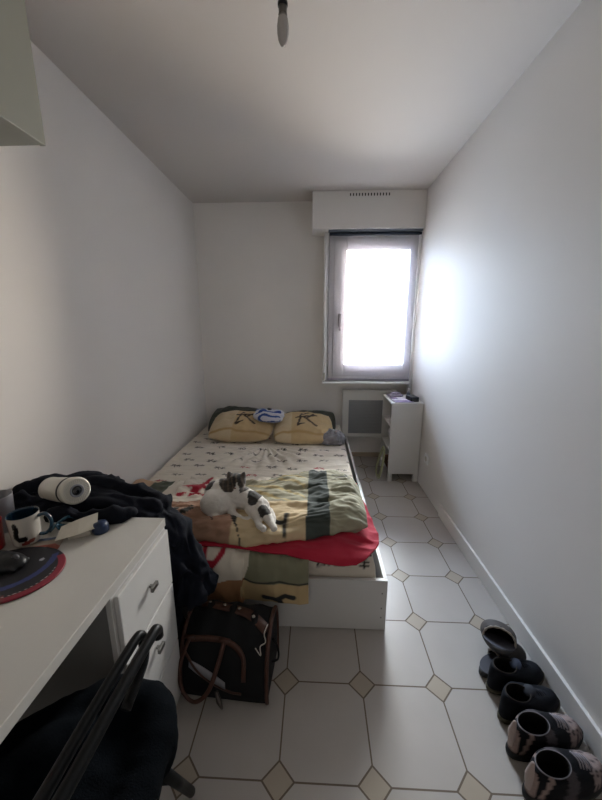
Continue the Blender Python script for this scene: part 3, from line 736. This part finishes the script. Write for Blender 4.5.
bmo('speaker_holes', bm, M_carc, T)
lathe('lens_bezel', [(.020, -.001), (.028, -.001), (.028, .004), (.024, .006), (.020, .002)], mat('bezel_grey', '#8b8d93', .3), T, 32, Qp)
lathe('lens', [(.0, .0055), (.010, .005), (.020, .002), (.020, -.001), (0, -.001)], M_lens, T, 32, Qp)
lathe('end_cap', [(.048, -.206), (.0535, -.2), (.0535, -.194), (.0535, -.19)], M_prj, T, 40, Qp)
# ------------------------------------------------------------------ mug
T = thing('mug', 'white mug with dark blue inside and handle and a black printed figure', 'mug', (-.862, .848, .7505))
prof = [(a_*.9, b_*.97) for a_, b_ in [(0, .0), (.034, 0), (.038, .004), (.0405, .03), (.042, .06), (.044, .094), (.0445, .096), (.043, .0965), (.0405, .094), (.039, .05), (.036, .012), (0, .010)]]
prof2 = []
for i in range(len(prof)-1):
    for k in range(8): t = k/8; prof2.append((prof[i][0]*(1-t)+prof[i+1][0]*t, prof[i][1]*(1-t)+prof[i+1][1]*t))
prof2.append(prof[-1]); seg = 96; C = []
for i, (r, z) in enumerate(prof2):
    inside = i > 8*6
    for k in range(seg):
        a = 2*PI*k/seg; c = lin('#15293a') if inside else lin('#bdb7ae')
        if not inside:
            s_ = ((a+1.35+PI) % (2*PI)-PI)*.042
            d = dseg(np.array([s_]), np.array([z]), [(-.004, .072, -.001, .058), (-.002, .056, -.006, .036), (-.006, .036, .002, .026), (.002, .026, .018, .026)])[0]
            if d < .0075: c = lin('#1d1a1c')
            d = dseg(np.array([s_]), np.array([z]), [(.012, .010, .040, .016)])[0]
            if d < .006: c = lin('#7d3b34')
        C.append(c)
lathe('mug_body', prof2, mat('mug_glaze', '#ffffff', .2, vcol=True, coat=.4), T, seg, None, C)
hd = Vector((.95, .25, 0)).normalized()
tube('mug_handle', [hd*.037+Vector((0, 0, .080)), hd*.058+Vector((0, 0, .084)), hd*.070+Vector((0, 0, .065)), hd*.068+Vector((0, 0, .04)), hd*.054+Vector((0, 0, .022)), hd*.035+Vector((0, 0, .02))], .0055, mat('handle_blue', '#1c3a4e', .2, coat=.5), T, 10, smoothpath=5)
T = thing('red_cup', 'small red cup at the left edge of the desk beside the mug', 'cup', (-.935, .805, .7505))
lathe('cup_body', [(0, 0), (.030, 0), (.032, .003), (.036, .085), (.0365, .088), (.034, .088), (.030, .006), (0, .005)], mat('cup_red', '#a3151c', .3), T, 32)
T = thing('frosted_tumbler', 'frosted whitish tumbler behind the mug and red cup', 'tumbler', (-.99, .90, .7505))
lathe('tumbler_body', [(0, 0), (.032, 0), (.034, .003), (.040, .115), (.0405, .118), (.038, .118), (.032, .006), (0, .005)], mat('frosted_plastic', '#9d9ca3', .4, trans=.4), T, 32)
# ------------------------------------------------------------------ mouse pad and mouse
T = thing('mouse_pad', 'round black mouse pad with a blue arc and red rim on the desk', 'mouse pad', (-.795, .712, .7505))
R0 = .118; V = []; Fc = []; C = []; nr, ns = 60, 160
V.append((0, 0, .004)); C.append(lin('#101014'))
for i in range(1, nr+1):
    r = R0*i/nr
    for k in range(ns):
        a = 2*PI*k/ns; x, y = r*math.cos(a)*1.12, r*math.sin(a)*.92; z = .004 if i < nr else .0025
        V.append((x, y, z)); c = lin('#16151b')
        q = r/R0; ang = math.atan2(y, x)
        if -2.4 < ang < .9:
            yy_ = abs(math.hypot(x+.02, y-.03)-.098)
            if yy_ < .008: c = lin('#27305e')
            if q > .86 and -1.2 < ang < .75: c = lin('#7a1a2c')
            if q > .72 and -2.0 < ang < -.9 and math.sin(ang*9+q*11) > .1: c = lin('#6a2a2c')
            if abs(q-.83) < .012 and -1.9 < ang < .25 and math.sin(ang*60) > .2: c = lin('#b9a9a6')
        if math.hypot(x-.045, y-.055) < .006: c = lin('#9a9aa0')
        C.append(c)
for k in range(ns): Fc.append((0, 1+k, 1+(k+1) % ns))
for i in range(nr-1):
    for k in range(ns): Fc.append((1+i*ns+k, 1+(i+1)*ns+k, 1+(i+1)*ns+(k+1) % ns, 1+i*ns+(k+1) % ns))
b0 = len(V)
for k in range(ns): a = 2*PI*k/ns; V.append((R0*math.cos(a)*1.12, R0*math.sin(a)*.92, 0)); C.append(lin('#0c0c0e'))
for k in range(ns): Fc.append((1+(nr-1)*ns+k, b0+k, b0+(k+1) % ns, 1+(nr-1)*ns+(k+1) % ns))
mesh('pad_surface', V, Fc, mat('pad_print', '#ffffff', .6, vcol=True), T, True, C)
T = thing('computer_mouse', 'black computer mouse resting on the round mouse pad', 'mouse', (-.825, .735, .7555))
blob('mouse_shell', [('e', (0, 0, .010), (.058, .034, .024)), ('e', (-.02, 0, .012), (.036, .035, .026)), ('b', -.05, .05, -.026, .026, .001, .012, .004)], .0025, M_blackp, T, 4, None)
lathe('scroll_wheel', [(0, -.004), (.008, -.004), (.009, 0), (.008, .004), (0, .004)], mat('wheel_grey', '#4a4a50', .5), T, 16, Matrix.Translation((.034, 0, .028)) @ Matrix.Rotation(PI/2, 4, 'X'))
# small things on the desk
T = thing('small_carton', 'small white carton with a loose sheet of paper on it, right of the mug', 'box', (-.728, .89, .7505), .5)
bm = bmesh.new(); addbox(bm, -.028, .03, -.022, .022, 0, .022, .001); bmo('carton_body', bm, mat('carton_white', '#bfb9ae', .7), T)
V = [(-.06, -.03, .012), (.0, -.040, .021), (.05, -.030, .024), (-.05, .022, .026), (.0, .02, .040), (.05, .025, .046)]
solid(mesh('paper_sheet', V, [(0, 1, 4, 3), (1, 2, 5, 4)], mat('paper_cream', '#cfc9bc', .8), T, False), .0008)
T = thing('leaflet', 'reddish printed leaflet lying flat under and beside the mug', 'leaflet', (-.80, .83, .7503), .35)
V, Fc = grid(40, 30, lambda u, v: np.stack([(u-.5)*.10, (v-.5)*.07, .0004+.0012*np.sin(u*5)**2], 1)); V = np.array(V)
Cc = np.tile(np.array(lin('#93867a')), (len(V), 1)); Cc = fillc(Cc, (V[:, 0]+V[:, 1] < .03) & (V[:, 1] < .0), '#8c4436'); Cc = fillc(Cc, V[:, 1] > .022, '#3b4a66')
mesh('leaflet_page', V, Fc, mat('leaflet_print', '#ffffff', .5, vcol=True), T, False, Cc)
T = thing('rounded_case', 'small dark blue rounded case on the desk against the black clothes', 'case', (-.672, .905, .7505))
lathe('case_body', [(0, 0), (.022, 0), (.024, .004), (.023, .022), (.017, .031), (0, .033)], mat('cap_blue', '#1b2c4a', .45), T, 24)
T = thing('blue_strap', 'tangled glittery blue strap on the desk between mug and carton', 'strap', (-.795, .915, .7505))
pts = [(-.03, -.03, .006), (-.02, .0, .02), (.0, .02, .03), (.02, .03, .012), (.01, .0, .008), (-.01, -.02, .022), (.015, -.03, .012), (.04, -.01, .008), (.05, .02, .006)]
tube('strap_band', pts, .007, mat('glitter_blue', '#2a5064', .25, .5, var=.6, vscale=160), T, 8, smoothpath=6, flat=.45)

# ------------------------------------------------------------------ folding chair and the dark jacket on it
T = thing('folding_chair', 'black tubular folding chair in front of the desk', 'chair', (-.5, .35, 0))
def cb(P): return [tuple(np.array(p)-np.array([-.5, .35, 0])) for p in P]
tube('back_frame', cb([(-.285, -.10, .40), (-.285, -.11, .72), (-.290, -.07, .83), (-.290, .05, .85), (-.288, .30, .85), (-.284, .46, .85), (-.284, .487, .842), (-.284, .49, .825)]), .0092, M_blk, T, 14, smoothpath=6)
tube('back_rail', cb([(-.318, -.07, .80), (-.318, .05, .835), (-.316, .30, .842), (-.312, .45, .845), (-.310, .478, .838), (-.308, .48, .82), (-.30, .46, .80), (-.30, .40, .78)]), .0085, M_blk, T, 14, smoothpath=6)
sb = bmesh.new(); addbox(sb, -.24, .17, -.25, .18, .385, .402, .008); bmo('seat', sb, M_blk, T)
for a, b in (((-.345, .54, .395), (-.362, .703, .013)), ((-.345, .11, .395), (-.366, -.06, .012)), ((-.70, .525, .395), (-.70, .64, .012)), ((-.70, .11, .395), (-.70, -.02, .012))):
    tube('leg', cb([a, b]), .013, M_blk, T, 12)
tube('stretcher', cb([(-.356, .615, .22), (-.70, .583, .22)]), .007, M_blk, T, 10)
T = thing('dark_jacket', 'black woollen jacket heaped on the seat of the folding chair', 'jacket', (-.5, .35, .45))
def jb(P): return tuple(np.array(P)-np.array([-.5, .35, .45]))
parts = [('e', jb((-.49, .32, .475)), (.20, .24, .055)), ('e', jb((-.46, .46, .48)), (.15, .14, .05)), ('c', [jb((-.42, .58, .49)), jb((-.37, .585, .505)), jb((-.35, .52, .50)), jb((-.335, .40, .49)), jb((-.33, .2, .48))], [.05, .042, .045, .045, .045]),
         ('c', [jb((-.68, .46, .47)), jb((-.58, .54, .49)), jb((-.48, .59, .505)), jb((-.40, .59, .505))], [.06, .06, .052, .045]), ('c', [jb((-.7, .3, .48)), jb((-.62, .43, .5)), jb((-.5, .5, .50))], [.06, .07, .06]),
         ('c', [jb((-.335, .53, .48)), jb((-.33, .53, .46)), jb((-.33, .52, .44))], [.035, .027, .02]), ('c', [jb((-.33, .40, .46)), jb((-.315, .40, .38)), jb((-.32, .39, .28))], [.04, .030, .02]),
         ('c', [jb((-.39, .60, .49)), jb((-.385, .60, .46)), jb((-.39, .60, .44))], [.04, .033, .02])]
blob('jacket_cloth', parts, .009, M_black_wool, T, 4, lambda c, n: (ridge(c*[8, 8, 8]+5, 3)-.6)*.028)

# ------------------------------------------------------------------ pet carrier bag
M_bagb = mat('bag_canvas', '#08090c', .85, bump=.3, bscale=500); M_lea = mat('brown_leather', '#4a2c21', .5, var=.2, vscale=30, bump=.2, bscale=200); M_mesh = mat('bag_mesh', '#8f8e93', .6)
T = thing('pet_carrier', 'black soft pet carrier bag with brown leather trim and handles on the floor', 'bag', (-.325, 1.07, 0), math.radians(-4))
x0, x1 = -.165, .165
prof = [(-.105, .004), (-.112, .05), (-.108, .12), (-.088, .19), (-.050, .245), (.0, .272), (.06, .268), (.10, .24), (.115, .18), (.118, .09), (.112, .004)]
pr_ = catmull([(0, a, b) for a, b in prof], 4); n = len(pr_)
V = []; Fc = []; xsn = 25
for i in range(xsn):
    x = x0+(x1-x0)*i/(xsn-1); k = 1-.035*abs(2*i/(xsn-1)-1)**4
    for p in pr_: V.append((x, p[1]*k, max(.002, p[2]*(1-.02*math.sin(i*.9)))))
for i in range(xsn-1):
    for j in range(n-1): Fc.append((i*n+j, (i+1)*n+j, (i+1)*n+j+1, i*n+j+1))
    Fc.append((i*n+n-1, (i+1)*n+n-1, (i+1)*n, i*n))
Fc.append(tuple(range(n))); Fc.append(tuple((xsn-1)*n+j for j in range(n))[::-1])
sharp(mesh('bag_body', V, Fc, M_bagb, T, True), 50)
for sx in (x0, x1): tube('edge_piping', [(sx, p[1]*.97, max(.008, p[2]*.99)) for p in pr_], .008, M_lea, T, 8)
def surf(x, t, off=.003):   # point on the bag skin, t along the profile 0..1
    f = t*(n-1); i = min(int(f), n-2); p = np.array(pr_[i])*(1-(f-i))+np.array(pr_[i+1])*(f-i)
    d = np.array(pr_[i+1])-np.array(pr_[i]); nn = np.array([0, -d[2], d[1]]); nn = nn/np.linalg.norm(nn)
    return Vector((x, p[1]+nn[1]*off, p[2]+nn[2]*off))
def strip(name, path, w, ma, parent, th=.004):
    P = catmull([(a, b, 0) for a, b in path], 8); V = []
    for i, p in enumerate(P):
        d = P[min(i+1, len(P)-1)]-P[max(i-1, 0)]; d[1] *= .55; nn = np.array([-d[1], d[0]]); nn /= np.linalg.norm(nn)
        for s_ in (-1, 1): V.append(surf(p[0]+nn[0]*w*s_, min(1, max(0, p[1]+nn[1]*w*s_/.55)), .004))
    Fc = [(2*i, 2*i+1, 2*i+3, 2*i+2) for i in range(len(P)-1)]
    return solid(mesh(name, V, Fc, ma, parent, True), th, 1)
st = strip('leather_band', [(-.15, .59), (-.04, .57), (.07, .53), (.155, .44)], .017, M_lea, T)
for x, t in ((-.10, .583), (-.035, .57), (.03, .55), (.095, .505)):
    a = surf(x, t, .009); b = surf(x, t, .011); q = (b-a).normalized().to_track_quat('Z', 'Y').to_matrix().to_4x4()
    lathe('eyelet', [(.004, 0), (.0075, 0), (.0075, .002), (.004, .002)], mat('eyelet_steel', '#b9b4ad', .25, 1), st, 16, Matrix.Translation(a) @ q)
strip('leather_band', [(-.13, .36), (-.06, .37), (.02, .36), (.075, .30), (.08, .18)], .008, M_lea, T)
V = [surf(-.13+.14*i/10, .245-.10*(i/10)+s_*(.018+.012*math.sin(i*.3)), .0035) for i in range(11) for s_ in (-1, 1)]
solid(mesh('mesh_window', V, [(2*i, 2*i+1, 2*i+3, 2*i+2) for i in range(10)], M_mesh, T, True), .002, 1)
strip('zip_trim', [(-.15, .30), (-.08, .19), (.02, .11), (.07, .10)], .004, M_lea, T)
h0, h1 = surf(-.135, .37, .006), surf(.0, .37, .006)
tube('carry_handle', [h0, h0+Vector((-.018, -.045, -.06)), h0+Vector((-.012, -.075, -.14)), (h0+h1)/2+Vector((-.03, -.09, -.185)), h1+Vector((-.045, -.08, -.15)), h1+Vector((-.015, -.045, -.07)), h1], .0085, M_lea, T, 10, smoothpath=7, flat=.6)
for h in (h0, h1): tube('handle_tab', [h+Vector((-.02, 0, 0)), h+Vector((.02, 0, -.001))], .009, M_lea, T, 8, flat=.6)
tube('d_ring', [h1+Vector((-.03+.014*math.cos(a), -.012, -.05+.014*math.sin(a))) for a in np.linspace(0, 2*PI, 16)[:-1]], .0018, M_steel, T, 6, closed=True)
tube('chain_cord', [surf(.155, .47, .006), surf(.148, .42, .012), surf(.156, .38, .008), surf(.138, .36, .010), surf(.142, .32, .006), surf(.12, .35, .008)], .002, mat('cord_white', '#b9b2a9', .6), T, 6, smoothpath=4)
tube('side_loop', [(x1+.006, -.01, .20), (x1+.028, -.02, .17), (x1+.03, -.03, .13), (x1+.006, -.035, .12)], .004, M_bagb, T, 8, smoothpath=5)
tube('strap_clip', [h1+Vector((-.015, -.07, -.15)), h1+Vector((.0, -.085, -.175)), h1+Vector((.012, -.09, -.20))], [.006, .010, .004], mat('clip_grey', '#5a524d', .35, .6), T, 8, smoothpath=3)

# ------------------------------------------------------------------ shoes along the right wall
def shoe(T, L, W, hh, colu, cols, opening, coll, pad=False, sole_t=.022, lining='#14120f', seed=0):
    """local +X is the toe; opening=(cx, rx, ry) of the collar, coll=(height heel, height front)"""
    n = 64; A = np.linspace(0, 2*PI, n, endpoint=False)
    def outline(s=1.0):
        x = np.cos(A)*L/2; w = W/2*(.80+.24*np.sin((x/L+.5)*PI*.95-.35))
        y = np.sign(np.sin(A))*np.abs(np.sin(A))**.75*w; y = y+.10*W*np.sin((x/L+.5)*PI)*.3
        return np.stack([x*s, y*s], 1)
    ol = outline(); sole = []
    V = []; Fc = []
    for z, s in ((0, .95), (.003, 1.0), (sole_t*.6, 1.02), (sole_t, 1.0)):
        zz = z+np.where(ol[:, 0] > L*.3, (ol[:, 0]-L*.3)*.12, 0); V += [(a*s, b*s, c) for (a, b), c in zip(ol, zz)]
    for r in range(3):
        for k in range(n): Fc.append((r*n+k, r*n+(k+1) % n, (r+1)*n+(k+1) % n, (r+1)*n+k))
    Fc.append(tuple(range(n))[::-1]); Fc.append(tuple(3*n+k for k in range(n)))
    mesh('sole', V, Fc, mat('shoe_sole', cols, .6), T, True)
    cx, rx, ry = opening; col2 = np.stack([cx+np.cos(A)*rx, np.sin(A)*ry], 1)
    ch = coll[0]+(coll[1]-coll[0])*(np.cos(A)+1)/2
    rings = []; S = 14
    for k in range(S+1):
        s = k/S; f = s
        P = ol*(.985)*(1-f)+col2*f
        toe = np.clip((ol[:, 0]/(L/2)), 0, 1)                     # front part is long and low
        hs_side = np.sin(s*PI/2)**.9; hs_toe = np.where(s < .25, np.sin(s/.25*PI/2)*.5, .5+.5*((s-.25)/.75)**1.5)
        hsx = hs_side*(1-toe)+hs_toe*toe
        bulge = np.sin(s*PI)*.06*W*(1-toe*.3); nrm = ol/np.linalg.norm(ol, axis=1, keepdims=True)
        P = P+nrm*bulge[..., None] if np.ndim(bulge) else P+nrm*bulge
        z = sole_t-.002+(ch-sole_t)*hsx+np.where(ol[:, 0] > L*.3, (ol[:, 0]-L*.3)*.12, 0)*(1-s)
        rings.append(np.column_stack([P, z]))
    q = rings[-1].copy()
    for s, dz in ((.97, .004), (.90, .002), (.86, -.012), (.88, -.035)):   # padded collar rolling inside
        r = q.copy(); r[:, 0] = cx+(q[:, 0]-cx)*s; r[:, 1] *= s; r[:, 2] = q[:, 2]+dz; rings.append(r)
    r = q.copy(); r[:, 0] = cx+(q[:, 0]-cx)*.95; r[:, 2] = sole_t+.004; rings.append(r)
    V = np.vstack(rings).astype(float); m = len(rings)
    no = fbm(V*40+seed, 3)-.5; V[:S*n, 2] += no[:S*n]*.004; V[:S*n, 1] += no[:S*n]*.004
    Fc = [(i*n+k, i*n+(k+1) % n, (i+1)*n+(k+1) % n, (i+1)*n+k) for i in range(m-1) for k in range(n)]
    Fc.append(tuple((m-1)*n+k for k in range(n)))
    ridx = np.repeat(np.arange(m), n); C = colu(V, ridx, S, n); C[ridx >= S+2] = lin(lining)
    mesh('shoe_upper', V, Fc, mat('shoe_fabric', '#ffffff', .75, vcol=True, var=.25, vscale=40, bump=.3, bscale=300, spec=.2), T, True, C)
    return rings
def laces(T, x0, x1, z0, z1, w, col, k=5):
    g = []
    for i in range(k):
        t = i/(k-1); x = x0+(x1-x0)*t; z = z0+(z1-z0)*t
        g.append(tube_geo(catmull([(x, -w, z-.006), (x+.004, -w*.4, z+.003), (x+.004, w*.4, z+.003), (x+.008, w, z-.006)], 4), .0024, 6))
    V, Fc = join_geo(g); mesh('laces', V, Fc, mat('lace', col, .8), T)
def plain(c, c2=None):
    def f(V, r, S, n):
        C = np.tile(np.array(lin(c)), (len(V), 1)); C = fillc(C, r == S+1, c2 or c); return C
    return f
for i, (y, lab) in enumerate(((1.075, 'navy blue low shoe with olive sole, directly beside the two slippers'), (.976, 'navy blue low shoe with olive sole, next to the pink trimmed sneakers'))):
    T = thing('navy_shoe', lab, 'shoe', (.803-.008*i, y, 0), .27, 'navy shoes along the right wall')
    shoe(T, .255, .092, .1, plain('#101219', '#3a312c'), '#4c4636', (-.062, .048, .033), (.112, .100), seed=i)
    laces(T, .02, .065, .082, .062, .016, '#23242e')
    blob('tongue', [('e', (-.012, 0, .098), (.022, .022, .008), (0, -.5, 0))], .003, mat('tongue_navy', '#3a4256' if i == 0 else '#1c1e28', .7), T, 3)
def sneaker_col(V, r, S, n):
    C = np.tile(np.array(lin('#0f0f13')), (len(V), 1)); x, y, z = V.T
    toe = x > .055; C = fillc(C, toe & (z > .02), '#93827e')
    st = toe & (np.mod(x*1.0+np.abs(y)*.6, .018) < .005); C = fillc(C, st, '#2a2528')
    heel = ((x < -.125) & (np.abs(y) < .03) | (np.abs(x+.115-(z-.03)*.25) < .007)) & (z > .03); C = fillc(C, heel, '#8f7c76'); C = fillc(C, (np.abs(x+.03) < .02) & (np.abs(y) > .02), '#4b4548')
    C = fillc(C, (r == S+1), '#8a8488'); return C
for i, (y, rz_, lab) in enumerate(((.876, .24, 'black sneaker with pale pink toe and heel, against the navy shoes'), (.772, .24, 'black sneaker with pale pink toe and heel, nearest the camera'))):
    T = thing('sneaker', lab, 'shoe', (.785-.008*i, y, 0), rz_, 'black and pink sneakers')
    shoe(T, .285, .096, .12, sneaker_col, '#101012', (-.060, .056, .035), (.116, .108), seed=5+i, sole_t=.028)
    laces(T, .02, .07, .105, .075, .02, '#8c8488')
    blob('heel_tab', [('c', [(-.136, .0, .05), (-.140, 0, .10), (-.136, 0, .140)], [.010, .012, .006])], .003, mat('heel_pink', '#a3928c', .7), T, 3)
def slipper(name, label, loc, rz_, tilt, L=.245, W=.098):
    T = thing(name, label, 'slipper', loc, rz_, 'grey slippers'); T.rotation_euler = (tilt[0], tilt[1], rz_)
    n = 48; A = np.linspace(0, 2*PI, n, endpoint=False)
    ol = np.stack([np.cos(A)*L/2, np.sign(np.sin(A))*np.abs(np.sin(A))**.8*W/2*(.85+.18*np.cos(A))], 1)
    V = []; Fc = []
    for z, s in ((0, .94), (.004, 1), (.020, 1), (.022, .93)): V += [(a*s, b*s, z) for a, b in ol]
    for r in range(3):
        for k in range(n): Fc.append((r*n+k, r*n+(k+1) % n, (r+1)*n+(k+1) % n, (r+1)*n+k))
    Fc.append(tuple(range(n))[::-1]); Fc.append(tuple(3*n+k for k in range(n)))
    mesh('sole', V, Fc, mat('slipper_sole', '#2b292a', .5), T)
    # vamp: arch over the front half
    V = []; rows = 14; cols_ = 20
    for i in range(rows+1):
        t = i/rows; x = -.02+(L/2+.0-(-.02))*t; half = W/2*(.85+.18*(x/(L/2)))*max(.02, (1-max(0, (x-.0)/(L/2))**3.2))**.5*1.02; hgt = .058*(1-t**2.6)**.6+.004
        for j in range(cols_+1):
            a = PI*j/cols_; V.append((x-.02*math.sin(a)*(1-t), -math.cos(a)*half, .016+math.sin(a)**.8*hgt))
    m = cols_+1; Fc = [(i*m+j, i*m+j+1, (i+1)*m+j+1, (i+1)*m+j) for i in range(rows) for j in range(cols_)]
    solid(mesh('vamp', V, Fc, mat('slipper_suede', '#39322f', .7, var=.25, vscale=25), T), .004)
    P = [Vector(V[j])+Vector((-.003, 0, .001)) for j in range(m)]
    tube('fleece_trim', P, [.004+.0015*math.sin(j*2.3) for j in range(m)], mat('fleece', '#9c938a', .95, bump=.8, bscale=400), T, 8)
    bm = bmesh.new(); bmesh.ops.create_circle(bm, cap_ends=True, segments=40, radius=1, matrix=Matrix.Translation((-L*.18, 0, .0235)) @ Matrix.Diagonal((L*.28, W*.41, 1, 1)))
    solid(bmo('insole', bm, mat('insole_grey', '#4a4a52', .45), T), .003)
    return T
slipper('slipper', 'grey brown slipper lying flat on the floor under the other slipper', (.79, 1.150, 0), .45, (0, 0))
slipper('slipper', 'grey slipper lying crosswise on top of the other slipper', (.785, 1.180, .072), 1.1, (0, .36), .20, .14)

# ------------------------------------------------------------------ things on and beside the small cabinet
T = thing('magazine', 'purple and white magazine lying on top of the small cabinet', 'magazine', (.775, 2.93, CZ+.0005), .05)
bm = bmesh.new(); addbox(bm, -.085, .085, -.10, .10, 0, .006, .001); bmo('magazine_pages', bm, mat('paper_white', '#c9c6cf', .6), T)
bm = bmesh.new(); addbox(bm, -.084, .075, -.099, -.02, .0062, .0072); addbox(bm, -.084, -.02, .03, .09, .0062, .0072); bmo('cover_print', bm, mat('print_purple', '#6c5a86', .5), T)
T = thing('folded_paper', 'crumpled white and purple paper at the back of the cabinet top', 'paper', (.76, 3.10, CZ+.0005), .3)
blob('paper_body', [('b', -.07, .06, -.04, .05, .001, .02, .004), ('e', (.0, .0, .03), (.05, .03, .015))], .004, mat('paper_lilac', '#a9a2b6', .6, var=.3, vscale=30), T, 2, lambda c, n: (ridge(c*40, 2)-.6)*.012)
T = thing('clock_radio', 'small dark blue box shaped radio on the right corner of the cabinet top', 'radio', (.868, 2.925, CZ+.0005), .15)
bm = bmesh.new(); addbox(bm, -.036, .036, -.06, .06, 0, .042, .005); bmo('radio_body', bm, mat('radio_navy', '#141c28', .35), T)
bm = bmesh.new(); addbox(bm, -.030, .030, -.0615, -.0598, .008, .034, .001); bmo('radio_display', bm, M_lens, T)
T = thing('small_bottle', 'tiny grey bottle standing behind the dark blue radio', 'bottle', (.865, 3.04, CZ+.0005))
lathe('bottle_body', [(0, 0), (.017, 0), (.018, .003), (.018, .045), (.008, .056), (.008, .07), (0, .071)], mat('bottle_grey', '#6d7280', .3), T, 20)
lathe('bottle_cap', [(0, .0715), (.010, .0715), (.010, .088), (0, .089)], M_pvc, T, 20)
T = thing('white_sack', 'crumpled white plastic bag on the middle shelf of the small cabinet', 'bag', (.755, 2.95, .3045))
blob('sack_film', [('e', (0, 0, .075), (.06, .08, .065)), ('e', (-.03, .02, .12), (.035, .045, .04))], .006, mat('white_film', '#c3c4c6', .4, coat=.3), T, 2, lambda c, n: (ridge(c*24, 3)-.6)*.03)
T = thing('brown_box', 'small brown box on the bottom shelf of the small cabinet', 'box', (.77, 2.97, .0895))
bm = bmesh.new(); addbox(bm, -.09, .08, -.08, .08, 0, .07, .002); bmo('box_body', bm, mat('brown_card', '#6e4f38', .8), T)
bm = bmesh.new(); addbox(bm, -.092, .082, -.082, .082, .0705, .082, .002); bmo('box_lid', bm, mat('brown_lid', '#7d5c42', .8), T)
T = thing('plastic_hanger', 'pale green plastic hoop hangers leaning on the open side of the cabinet', 'hanger', (.64, 2.93, 0), .2)
M_hg = mat('pale_green_plastic', '#b9bb94', .4)
for k, (dx, dy) in enumerate(((0, 0), (.012, .03), (.02, .06))):
    P = [(-.055+dx, -.06+dy, .012), (-.035+dx, .06+dy, .010), (-.012+dx, .07+dy, .12), (.005+dx, .03+dy, .24), (.01+dx, .0+dy, .27), (.0+dx, -.03+dy, .24), (-.03+dx, -.07+dy, .12)]
    tube('hoop', P, .006, M_hg, T, 8, closed=True, smoothpath=5)
